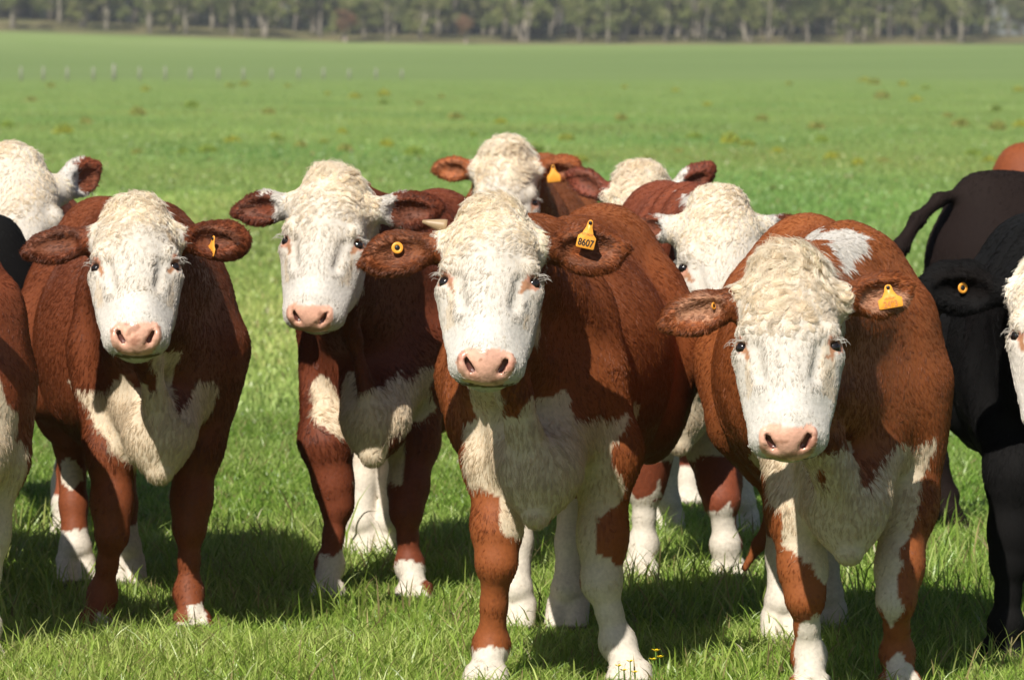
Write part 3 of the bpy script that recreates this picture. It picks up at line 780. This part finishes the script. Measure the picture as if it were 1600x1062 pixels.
# ------------------------------------------------------------------ terrain
def gz(x, y):
    """height of the ground: flat by the herd, rising gently beyond the fence"""
    t = np.clip((np.asarray(y, float) - 430) / 220, 0, 1.15)
    return t * t * (4.05 + np.clip(-np.asarray(x, float) - 12, 0, 80) * .034)

def build_ground():
    ys = np.concatenate([np.linspace(-40, 60, 26), np.geomspace(64, 1500, 64)]); xs = np.linspace(-1, 1, 41)
    Y, X = np.meshgrid(ys, xs, indexing='ij'); Xw = X * (60 + np.abs(Y) * .55)
    V = np.stack([Xw, Y, gz(Xw, Y)], -1).reshape(-1, 3); n = len(xs)
    i, j = np.meshgrid(np.arange(len(ys) - 1), np.arange(n - 1), indexing='ij'); b = (i * n + j).ravel()
    Fq = np.stack([b, b + 1, b + n + 1, b + n], 1)
    m, nd, bs = new_mat('pasture')
    L = nd.links.new
    tc = nd.nodes.new('ShaderNodeTexCoord'); P = tc.outputs['Object']
    def noise(scale, detail=4, vec=None, stretch=None):
        t = nd.nodes.new('ShaderNodeTexNoise'); t.inputs['Scale'].default_value = scale; t.inputs['Detail'].default_value = detail
        if stretch:
            mp = nd.nodes.new('ShaderNodeMapping'); mp.inputs['Scale'].default_value = stretch; L(P, mp.inputs[0]); L(mp.outputs[0], t.inputs['Vector'])
        else: L(P, t.inputs['Vector'])
        return t.outputs[0]
    def ramp(fac, stops):
        r = nd.nodes.new('ShaderNodeValToRGB'); L(fac, r.inputs[0]); e = r.color_ramp.elements
        while len(e) < len(stops): e.new(.5)
        for k, (p, c) in enumerate(stops): e[k].position = p; e[k].color = (*c, 1)
        return r.outputs[0]
    def mix(f, a, b, mode='MIX'):
        x = nd.nodes.new('ShaderNodeMix'); x.data_type = 'RGBA'; x.blend_type = mode
        if isinstance(f, float): x.inputs[0].default_value = f
        else: L(f, x.inputs[0])
        L(a, x.inputs[6]); L(b, x.inputs[7]); return x.outputs[2]
    sep = nd.nodes.new('ShaderNodeSeparateXYZ'); L(P, sep.inputs[0])
    base = ramp(noise(.35, 6, stretch=(1, .22, 1)), [(.30, (.160, .245, .060)), (.5, (.190, .280, .072)), (.70, (.220, .310, .085))])
    fine = ramp(noise(7, 5, stretch=(1, .5, 1)), [(.30, (.78, .78, .74)), (.68, (1.18, 1.16, 1.15))])
    c = mix(1.0, base, fine, 'MULTIPLY')
    # a darker, bluer crop beyond the fence, then a pale strip before the trees
    mr = nd.nodes.new('ShaderNodeMapRange'); mr.inputs[1].default_value = 385; mr.inputs[2].default_value = 450
    wob = nd.nodes.new('ShaderNodeMath'); wob.operation = 'MULTIPLY_ADD'; wob.inputs[1].default_value = -.05; L(sep.outputs[0], wob.inputs[0]); L(sep.outputs[1], wob.inputs[2])
    L(wob.outputs[0], mr.inputs[0])
    crop = ramp(noise(.05, 4, stretch=(.3, 1, 1)), [(.3, (.158, .232, .064)), (.7, (.192, .268, .078))])
    c = mix(mr.outputs[0], c, crop)
    w2 = nd.nodes.new('ShaderNodeMath'); w2.operation = 'MULTIPLY_ADD'; w2.inputs[1].default_value = -.35; L(sep.outputs[0], w2.inputs[0]); L(sep.outputs[1], w2.inputs[2])
    mr2 = nd.nodes.new('ShaderNodeMapRange'); mr2.inputs[1].default_value = 590; mr2.inputs[2].default_value = 640; L(w2.outputs[0], mr2.inputs[0])
    strip = ramp(noise(.06, 4), [(.3, (.215, .300, .090)), (.7, (.250, .325, .110))])
    c = mix(mr2.outputs[0], c, strip)
    w3 = nd.nodes.new('ShaderNodeMath'); w3.operation = 'MULTIPLY_ADD'; w3.inputs[1].default_value = 0.0; L(sep.outputs[0], w3.inputs[0]); L(sep.outputs[1], w3.inputs[2])
    mr3 = nd.nodes.new('ShaderNodeMapRange'); mr3.inputs[1].default_value = 638; mr3.inputs[2].default_value = 646; L(w3.outputs[0], mr3.inputs[0])
    dry = ramp(noise(.15, 4), [(.35, (.10, .11, .045)), (.65, (.24, .20, .10))])
    c = mix(mr3.outputs[0], c, dry)
    mn = nd.nodes.new('ShaderNodeMapRange'); mn.inputs[1].default_value = 17; mn.inputs[2].default_value = 26; mn.inputs[3].default_value = 0; mn.inputs[4].default_value = 1; L(sep.outputs[1], mn.inputs[0])
    shaded_soil = ramp(noise(5, 5), [(.35, (.045, .055, .020)), (.65, (.09, .12, .035))])  # soil under near grass, with shade of the blade gaps painted into its colour
    c = mix(mn.outputs[0], shaded_soil, c)
    L(c, bs.inputs['Base Color']); bs.inputs['Roughness'].default_value = .9; bs.inputs['Specular IOR Level'].default_value = .1
    o = mesh_obj('ground', V, Fq, m); tag(o, kind='structure')
build_ground()

# ------------------------------------------------------------------ grass
M_GRASS = attr_mat('grass_blade', attr='tint', rough=.38, spec=.5, transl=.42)

def blades(name, n, ylo, yhi, hlo, hhi, wd, seed, power=0.0, margin=1.35, palette=None, dry=.03, clump=.0, lean=.35):
    r = np.random.RandomState(seed)
    # density per area falls with distance**power
    t = r.uniform(size=n)
    e = 2 - power
    y = (ylo ** e + t * (yhi ** e - ylo ** e)) ** (1 / e) if abs(e) > 1e-3 else ylo * (yhi / ylo) ** t
    x = r.uniform(-1, 1, n) * y * (800 / F) * margin + r.normal(size=n) * .1
    nzc = Noise(seed + 5)
    P0 = np.stack([x, y, np.zeros(n)], 1)
    q = nzc(P0, 1.6)[:, 0] * .5 + nzc(P0, 6.0)[:, 1] * .5
    hh = r.uniform(hlo, hhi, n) * (1 + .35 * np.clip(q, -1, 1.4)) * (1 + .5 * (r.uniform(size=n) > .93))
    az = r.uniform(0, 2 * math.pi, n); wv = wd * r.uniform(.6, 1.3, n) * (y / ylo) ** .5
    ln = r.uniform(.05, lean * 2, n) * hh
    la = r.uniform(0, 2 * math.pi, n) ; lx, ly = np.cos(la) * ln, np.sin(la) * ln
    wx, wy = np.cos(az) * wv, np.sin(az) * wv
    V = np.zeros((n, 7, 3)); z0 = gz(x, y)
    for k, (t_, ww) in enumerate(((0, .7), (.38, 1.), (.75, .62))):
        bend = t_ ** 2
        for j, sg in enumerate((-1, 1)):
            V[:, k * 2 + j, 0] = x + lx * bend + sg * wx * ww * .5
            V[:, k * 2 + j, 1] = y + ly * bend + sg * wy * ww * .5
            V[:, k * 2 + j, 2] = z0 + hh * t_ * (1 - .12 * bend)
    V[:, 6] = np.stack([x + lx, y + ly, z0 + hh * .88], 1)
    o = (np.arange(n) * 7)[:, None]
    Fq = np.concatenate([o + np.array([[0, 1, 3, 2]]), o + np.array([[2, 3, 5, 4]])]); Ft = o + np.array([[4, 5, 6]])
    pal = np.array(palette or [(.15, .27, .035), (.23, .36, .055), (.31, .43, .090), (.40, .49, .150)])
    ci = np.clip((r.uniform(size=n) * .75 + .25 * (q + 1) / 2) * len(pal), 0, len(pal) - 1).astype(int)
    lo = nzc(P0 * np.array([1, .35, 1]), .55)
    c = pal[ci] * r.uniform(.8, 1.2, (n, 1)) * (1 + .13 * lo[:, :1]) * (1 + np.array([[.10, 0, .02]]) * lo[:, 1:2])
    dm = r.uniform(size=n) < dry; c[dm] = np.array((.38, .31, .14)) * r.uniform(.7, 1.1, (dm.sum(), 1))
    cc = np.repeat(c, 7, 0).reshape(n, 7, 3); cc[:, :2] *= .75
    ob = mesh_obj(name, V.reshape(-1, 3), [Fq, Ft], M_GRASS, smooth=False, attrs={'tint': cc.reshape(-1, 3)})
    return tag(ob, kind='stuff')

GP2 = [(.230, .350, .090), (.260, .385, .105), (.290, .400, .120), (.330, .420, .140)]
blades('grass', 500000, 10.8, 22, .028, .080, .0046, 11, power=1.6, margin=1.65, lean=.55, dry=.06)
blades('long_grass', 9000, 10.8, 17, .07, .15, .0052, 12, power=1.0, dry=.14, lean=.4)
blades('pasture_grass', 230000, 22, 60, .03, .07, .013, 13, power=2.0, margin=1.9, palette=[tuple(q * 1.15 for q in c) for c in GP2])
blades('far_grass', 130000, 60, 400, .02, .05, .035, 14, power=2.9, margin=2.4, palette=GP2, dry=.02)
print('grass', round(time.time() - T0, 1))

# ------------------------------------------------------------------ weeds in the pasture
M_WEED = attr_mat('weed_leaf', attr='tint', rough=.6, spec=.2, transl=.35)
def leaf_cloud(n, rad, seed, size, cols, shell=.3, zsq=1.0):
    r = np.random.RandomState(seed)
    d = unit(r.normal(size=(n, 3))); rr = (shell + (1 - shell) * r.uniform(size=(n, 1)) ** .5)
    c = d * rr * rad; c[:, 2] = np.abs(c[:, 2]) * zsq
    a = unit(r.normal(size=(n, 3))); b = unit(np.cross(a, r.normal(size=(n, 3)))); s_ = size * r.uniform(.6, 1.3, (n, 1))
    V = np.stack([c - a * s_, c + b * s_ * .45, c + a * s_, c - b * s_ * .45], 1).reshape(-1, 3)
    Fq = np.arange(n * 4).reshape(n, 4)
    cl = np.array(cols)[r.randint(0, len(cols), n)] * r.uniform(.75, 1.25, (n, 1))
    return V, Fq, np.repeat(cl, 4, 0)
weed_kinds = []
for k in range(5):
    cols = [[(.33, .42, .08), (.29, .40, .09)], [(.50, .48, .07), (.34, .42, .09)], [(.38, .36, .12), (.33, .38, .10)], [(.32, .40, .09), (.42, .42, .09)], [(.24, .34, .08), (.30, .38, .09)]][k]
    V, Fq, cl = leaf_cloud(420, np.array((.26, .26, .17)), 40 + k, .045, cols, .1)
    o = mesh_obj('weed_clump', V, Fq, M_WEED, smooth=False, attrs={'tint': cl}); weed_kinds.append(o)
rw = np.random.RandomState(77)
WL = ['low olive weed clump growing in the pasture behind the herd', 'low weed clump with yellow flowers in the pasture', 'low browned weed clump in the open pasture', 'loose yellow green weed clump in the pasture', 'dark green weed clump in the open pasture']
used = [0] * 5
wp = [(100, 200, 1), (215, 232, 2), (287, 232, 0), (325, 230, 0), (363, 214, 1), (437, 212, 4), (430, 205, 1), (470, 222, 2), (507, 215, 3), (540, 228, 2), (605, 220, 1), (648, 233, 0), (535, 200, 1),
      (228, 134, 1), (80, 128, 3), (50, 150, 2), (216, 172, 2), (12, 190, 0), (135, 186, 2), (360, 128, 3), (382, 126, 3), (450, 128, 1), (512, 140, 1), (555, 145, 1), (600, 142, 1), (600, 155, 4), (655, 155, 2), (690, 145, 2), (712, 178, 2), (782, 185, 1),
      (835, 230, 4), (885, 212, 3), (970, 180, 2), (976, 130, 1), (1055, 135, 1), (1085, 208, 0), (1140, 215, 1), (1168, 220, 3), (1215, 230, 1), (1275, 193, 2), (1284, 214, 0), (1300, 240, 1), (1350, 120, 1), (1365, 124, 3), (1377, 146, 2), (1410, 126, 1), (1445, 132, 0), (1480, 175, 2), (1500, 190, 2), (1540, 108, 0), (1555, 166, 4), (1558, 195, 2), (1590, 135, 1), (1595, 190, 1), (1520, 235, 0), (1380, 245, 2), (1430, 150, 1), (1060, 230, 2), (1190, 180, 2), (740, 205, 0), (1340, 250, 1), (1545, 245, 1), (1010, 245, 2), (905, 245, 3), (1232, 125, 3), (1105, 157, 1), (420, 170, 2), (300, 160, 0)]
for px, py, k in wp:
    D = H * F / (py + 8 - 95)
    src = weed_kinds[k]
    o = src if used[k] == 0 else src.copy()
    if used[k]: COL.objects.link(o)
    used[k] += 1
    o.location = ((px - 800) * D / F, D, 0); sx = rw.uniform(.4, .85) * (.5 + D / 200); o.scale = (sx * rw.uniform(.9, 1.3), sx, sx * rw.uniform(1.0, 1.6)); o.rotation_euler = (0, 0, rw.uniform(0, 6.28))
    tag(o, WL[k], 'weed', 'weed clumps dotted over the pasture')

# yellow flowers beside the front hoof
def flower(px, py, D, hh, label):
    b = W(px, py, D); b[2] = 0
    pts = [b + np.array([.012 * math.sin(t * 2), .0, hh * t]) for t in np.linspace(0, 1, 5)]
    rt = empty('flower', b)
    V, Fq = tube_data([p - b for p in pts], [.0015] * 5, 5); mesh_obj('stem', V, Fq, M_STEM, rt)
    top = pts[-1] - b
    V = [top + np.array([0, 0, -.002])]; t = []
    for k in range(5):
        a = 2 * math.pi * k / 5; n0 = len(V)
        dr = np.array([math.cos(a), math.sin(a) * .75, .35]); sd_ = np.array([-math.sin(a), math.cos(a), 0])
        V += [top + dr * .008 + sd_ * .0045, top + dr * .0125, top + dr * .008 - sd_ * .0045]
        t.append((0, n0, n0 + 1, n0 + 2))
    mesh_obj('petals', np.array(V), np.array(t), M_PETAL, rt, smooth=False)
    tag(rt, label, 'flower', 'yellow flowers by the front hoof')
M_STEM = flat_mat('flower_stem', (.10, .18, .03), .6, .2); M_PETAL = flat_mat('petal', (.85, .60, .02), .5, .2)
for k, (px, py) in enumerate([(1018, 1016), (1014, 1030), (978, 1033), (968, 1047), (985, 1050), (1024, 1026), (960, 1040)]):
    D = 12.32; z = W(px, py, D)[2]
    flower(px, py, D, max(z, .03), 'tiny yellow flower in the grass by a white hoof of the tag 8607 cow')

# ------------------------------------------------------------------ fence
M_POST = flat_mat('weathered_post', (.28, .28, .22), .8, .2, .3, 6)
M_WIRE = flat_mat('fence_wire', (.30, .30, .30), .5, .5)
fp = []
for k, (px, hh) in enumerate([(34, 1.15), (69, 1.15), (106, 1.1), (147, 1.1), (179, 1.35), (219, 1.1), (259, 1.15), (298, 1.0), (342, 1.0), (381, 1.0), (425, .95), (467, .95), (506, 1.0), (546, .9), (588, .95), (628, .85)]):
    D = 398 + k * 2.2; x = (px - 800) * D / F
    r_ = .16 if k == 4 else .11
    V, Fq = tube_data([(0, 0, -.2), (0, 0, hh * .5), (.01, 0, hh - .03), (.01, 0, hh)], [r_, r_ * .95, r_ * .9, r_ * .6], 8)
    o = mesh_obj('fence_post', V, Fq, M_POST, smooth=True); o.location = (x, D, float(gz(x, D)))
    tag(o, 'thick pale strainer post, the stoutest in the far wire fence' if k == 4 else ('pale wooden fence post on the left of the stout strainer post' if k < 4 else 'thin pale fence post on the right of the stout strainer post'), 'fence post', 'posts of the far fence')
    fp.append((x, D, hh))
for wz in (.35, .65, .92):
    pts = [(x, D + .12, float(gz(x, D)) + wz * min(hh, 1.0)) for x, D, hh in fp]
    o = tube('fence_wire', pts, [.004] * len(pts), M_WIRE, n=4)
    tag(o, 'thin wire strung along the far fence posts', 'wire', 'wires of the far fence')

# ------------------------------------------------------------------ gum trees
M_BARK = attr_mat('gum_bark', attr='tint', rough=.85, spec=.1, noise=.3, nscale=1.5)
M_LEAF = attr_mat('gum_leaf', attr='tint', rough=.6, spec=.15, transl=.25)
def make_tree(seed, kind):
    """kind: 0 upright gum, 1 forked gum with low crown, 2 thin sapling-like gum, 3 russet spreading tree"""
    r = np.random.RandomState(seed); Vs, Fs, n0 = [], [[], []], 0
    bark = np.array([(.27, .24, .19), (.34, .30, .25), (.24, .21, .17), (.36, .29, .25)][kind])
    hh = [19, 16, 15, 6.4][kind] * r.uniform(.9, 1.1)
    ends = []
    def limb(p, d, L, r0, lev):
        nonlocal n0
        k = 6; pts = [np.array(p)]; dd = np.array(d)
        for _ in range(k):
            dd = unit(dd + r.normal(size=3) * (.05 if lev == 0 else .13) + np.array([0, 0, .05])); pts.append(pts[-1] + dd * L / k)
        rads = [r0 * (1 - .55 * t / k) * (1.5 if (lev == 0 and t == 0) else 1) for t in range(k + 1)]
        V, Fq = tube_data(pts, rads, 8 if lev == 0 else 5); Vs.append(V)
        for q in (0, 1): Fs[q].append(Fq[q] + n0)
        n0 += len(V)
        if lev >= 2: ends.append(pts[-1]); ends.append(pts[3]); return
        m = (4, 3)[lev] if kind != 3 else (5, 3)[lev]
        for i in range(m):
            t = r.uniform(.35 if kind != 3 else .5, 1.0) if i else 1.0; j = min(int(t * k), k)
            a = r.uniform(0, 6.28); sp_ = r.uniform(.35, .8) * (1.3 if kind == 3 else 1)
            limb(pts[j], unit(dd * .9 + np.array([math.cos(a), math.sin(a), .15]) * sp_), L * r.uniform(.42, .62), rads[j] * .62, lev + 1)
        if lev: ends.append(pts[-1])
    nst = [1, 3, 1, 1][kind]
    for i in range(nst):
        a = r.uniform(0, 6.28); sp_ = .0 if nst == 1 else .26
        limb((0.25 * math.cos(a) * (nst > 1), 0.25 * math.sin(a) * (nst > 1), -.3), unit(np.array([math.cos(a) * sp_ + r.normal() * .04, math.sin(a) * sp_, 1])), hh * (.52 if kind != 3 else .40), [.34, .24, .20, .22][kind], 0)
    V = np.concatenate(Vs); Fq = [np.concatenate(Fs[0]), np.concatenate(Fs[1])]
    cb = np.tile(bark, (len(V), 1)) * (1 + .12 * r.normal(size=(len(V), 1)))
    ends = np.array(ends); 
    lowf = r.uniform(size=(26, 1)) if kind in (0, 1) else np.zeros((0, 1))
    if len(lowf):
        a = r.uniform(0, 6.28, 26); rr = r.uniform(.8, 3.4, 26)
        ends = np.concatenate([ends, np.stack([rr * np.cos(a), rr * np.sin(a), hh * r.uniform(.12, .5, 26)], 1)])
    npc = 95; c = np.repeat(ends, npc, 0); n = len(c)
    sz = r.uniform(.55, 1.35, (len(ends), 1)).repeat(npc, 0) * (1.0 if kind != 3 else .55)
    off = unit(r.normal(size=(n, 3))) * r.uniform(size=(n, 1)) ** .45 * sz * np.array([1, 1, .75]); off[:, 2] -= .25 * sz[:, 0]
    c = c + off; a = unit(r.normal(size=(n, 3)) + np.array([0, 0, -1.])); b = unit(np.cross(a, r.normal(size=(n, 3)))); ls = r.uniform(.13, .28, (n, 1)) * (1 if kind != 3 else .7)
    LV = np.stack([c - a * ls, c + b * ls * .4, c + a * ls, c - b * ls * .4], 1).reshape(-1, 3)
    pal = np.array([[(.17, .20, .07), (.22, .24, .09), (.27, .27, .12)], [(.19, .22, .07), (.25, .27, .09), (.29, .29, .12)], [(.15, .175, .07), (.20, .215, .09), (.22, .22, .11)], [(.24, .13, .07), (.28, .17, .10), (.20, .13, .07)]][kind])
    cl = (pal[r.randint(0, 3, len(ends))]).repeat(npc, 0) * r.uniform(.75, 1.25, (n, 1))
    return (V, Fq, cb), (LV, np.arange(n * 4).reshape(n, 4), np.repeat(cl, 4, 0))

def tree_proto(seed, kind):
    rt = empty('gum_tree'); (V, Fq, cb), (LV, LF, cl) = make_tree(seed, kind)
    mesh_obj('trunk', V, Fq, M_BARK, rt, attrs={'tint': cb}); mesh_obj('crown', LV, LF, M_LEAF, rt, smooth=False, attrs={'tint': cl})
    return rt
protos = {0: [tree_proto(101 + i, 0) for i in range(4)], 1: [tree_proto(201 + i, 1) for i in range(3)], 2: [tree_proto(301 + i, 2) for i in range(3)], 3: [tree_proto(401, 3)]}
used_t = set()
def place_tree(px, D, kind, var, sc_, rot, label, group):
    src = protos[kind][var % len(protos[kind])]
    if id(src) in used_t:
        o = src.copy(); COL.objects.link(o)
        for ch in src.children:
            c = ch.copy(); COL.objects.link(c); c.parent = o
    else: o = src; used_t.add(id(src))
    x = (px - 800) * D / F
    o.location = (x, D, float(gz(x, D)) - .05); o.rotation_euler = (0, 0, rot); o.scale = (sc_,) * 3
    tag(o, label, 'tree', group)
rt_ = np.random.RandomState(5)
front_trees = [(22, 0), (130, 1), (168, 0), (235, 0), (270, 1), (292, 0), (365, 0), (388, 2), (415, 1), (500, 2), (535, 1), (570, 0), (607, 2), (655, 1), (790, 0), (820, 1), (862, 2), (905, 1), (950, 0), (972, 1), (1040, 0), (1068, 1), (1100, 2), (1130, 0), (1168, 1), (1200, 2), (1232, 0), (1262, 2), (1325, 1), (1350, 0), (1390, 2), (1432, 0), (1465, 1), (1500, 0)]
for i, (px, k) in enumerate(front_trees):
    D = 652 + rt_.uniform(-4, 8)
    lab = ['tall pale trunked gum tree in the front row of the far wood', 'forked gum tree with a low loose crown at the edge of the far wood', 'slim straight gum tree in the front row of the far wood'][k]
    place_tree(px, D, k, i, rt_.uniform(.62, 1.2), rt_.uniform(0, 6.28), lab, 'gum trees along the edge of the far wood')
place_tree(728, 644, 3, 0, .95, .5, 'small russet crowned tree before the wood, the right one of two', 'russet trees before the far wood')
place_tree(540, 644, 3, 0, 1.05, 2.5, 'small russet tree half hidden among gums, the left one of two', 'russet trees before the far wood')
for i in range(170):
    row = i % 3; px = -60 + (i / 150) * 1600 + rt_.uniform(-12, 12)
    if px > 1545: px = rt_.uniform(0, 1540)
    k = int(rt_.choice([0, 0, 1, 2]))
    place_tree(px, 675 + row * 14 + rt_.uniform(-5, 5), k, int(rt_.randint(9)), rt_.uniform(.8, 1.1), rt_.uniform(0, 6.28),
               'shaded gum tree deep in the far wood behind the front row', 'gum trees deep in the far wood')
bush = []
for k in range(3):
    V, Fq, cl = leaf_cloud(1500, np.array((3.2, 2.0, 4.2)), 60 + k, .22, [(.07, .085, .045), (.055, .07, .04), (.09, .10, .05)], .2)
    V2, F2 = tube_data([(0, 0, 0), (.1, 0, 1.2), (.0, .1, 2.6)], [.12, .09, .05], 6)
    r_ = empty('understorey_bush'); mesh_obj('stem', V2, F2, M_BARK, r_, attrs={'tint': np.tile(np.array([(.2, .18, .15)]), (len(V2), 1))}); mesh_obj('foliage', V, Fq, M_LEAF, r_, smooth=False, attrs={'tint': cl}); bush.append(r_)
for i in range(52):
    o = bush[i % 3]
    if i >= 3:
        c = o.copy(); COL.objects.link(c)
        for ch in o.children: q = ch.copy(); COL.objects.link(q); q.parent = c
        o = c
    D = 704 + rt_.uniform(0, 12) + 14 * (i % 2); x = (-30 + i * 30.5 + rt_.uniform(-8, 8) - 800) * D / F
    o.location = (x, D, float(gz(x, D)) - .1); o.rotation_euler = (0, 0, rt_.uniform(0, 6.28)); sq = rt_.uniform(.8, 1.3); o.scale = (sq, sq, sq)
    tag(o, 'dark leafy bush filling the gaps between trunks deep in the far wood', 'bush', 'bushes deep in the far wood')
for i, px in enumerate([1552, 1575, 1594, 1612]):
    place_tree(px, 800 + i * 8, [2, 0, 1, 0][i], i, .8, i * 2., 'hazy gum tree standing apart at the right end of the wood', 'gum trees at the thin right end of the wood')
print('trees', round(time.time() - T0, 1))

# ------------------------------------------------------------------ air
m = bpy.data.materials.new('haze'); m.use_nodes = True; m.node_tree.nodes.clear()
pv = m.node_tree.nodes.new('ShaderNodeVolumePrincipled'); pv.inputs['Density'].default_value = .00028; pv.inputs['Color'].default_value = (.86, .92, 1, 1); pv.inputs['Anisotropy'].default_value = 0.2
mo = m.node_tree.nodes.new('ShaderNodeOutputMaterial'); m.node_tree.links.new(pv.outputs[0], mo.inputs['Volume'])
X, Y0, Y1, Z0, Z1 = 1000, -60, 1600, -1.0, 36.0
V = [(sx * X, y, z) for z in (Z0, Z1) for (sx, y) in ((-1, Y0), (1, Y0), (1, Y1), (-1, Y1))]
o = mesh_obj('haze', V, np.array([(3, 2, 1, 0), (4, 5, 6, 7), (0, 1, 5, 4), (1, 2, 6, 5), (2, 3, 7, 6), (3, 0, 4, 7)]), m, smooth=False)
tag(o, kind='stuff')
print('done', round(time.time() - T0, 1))
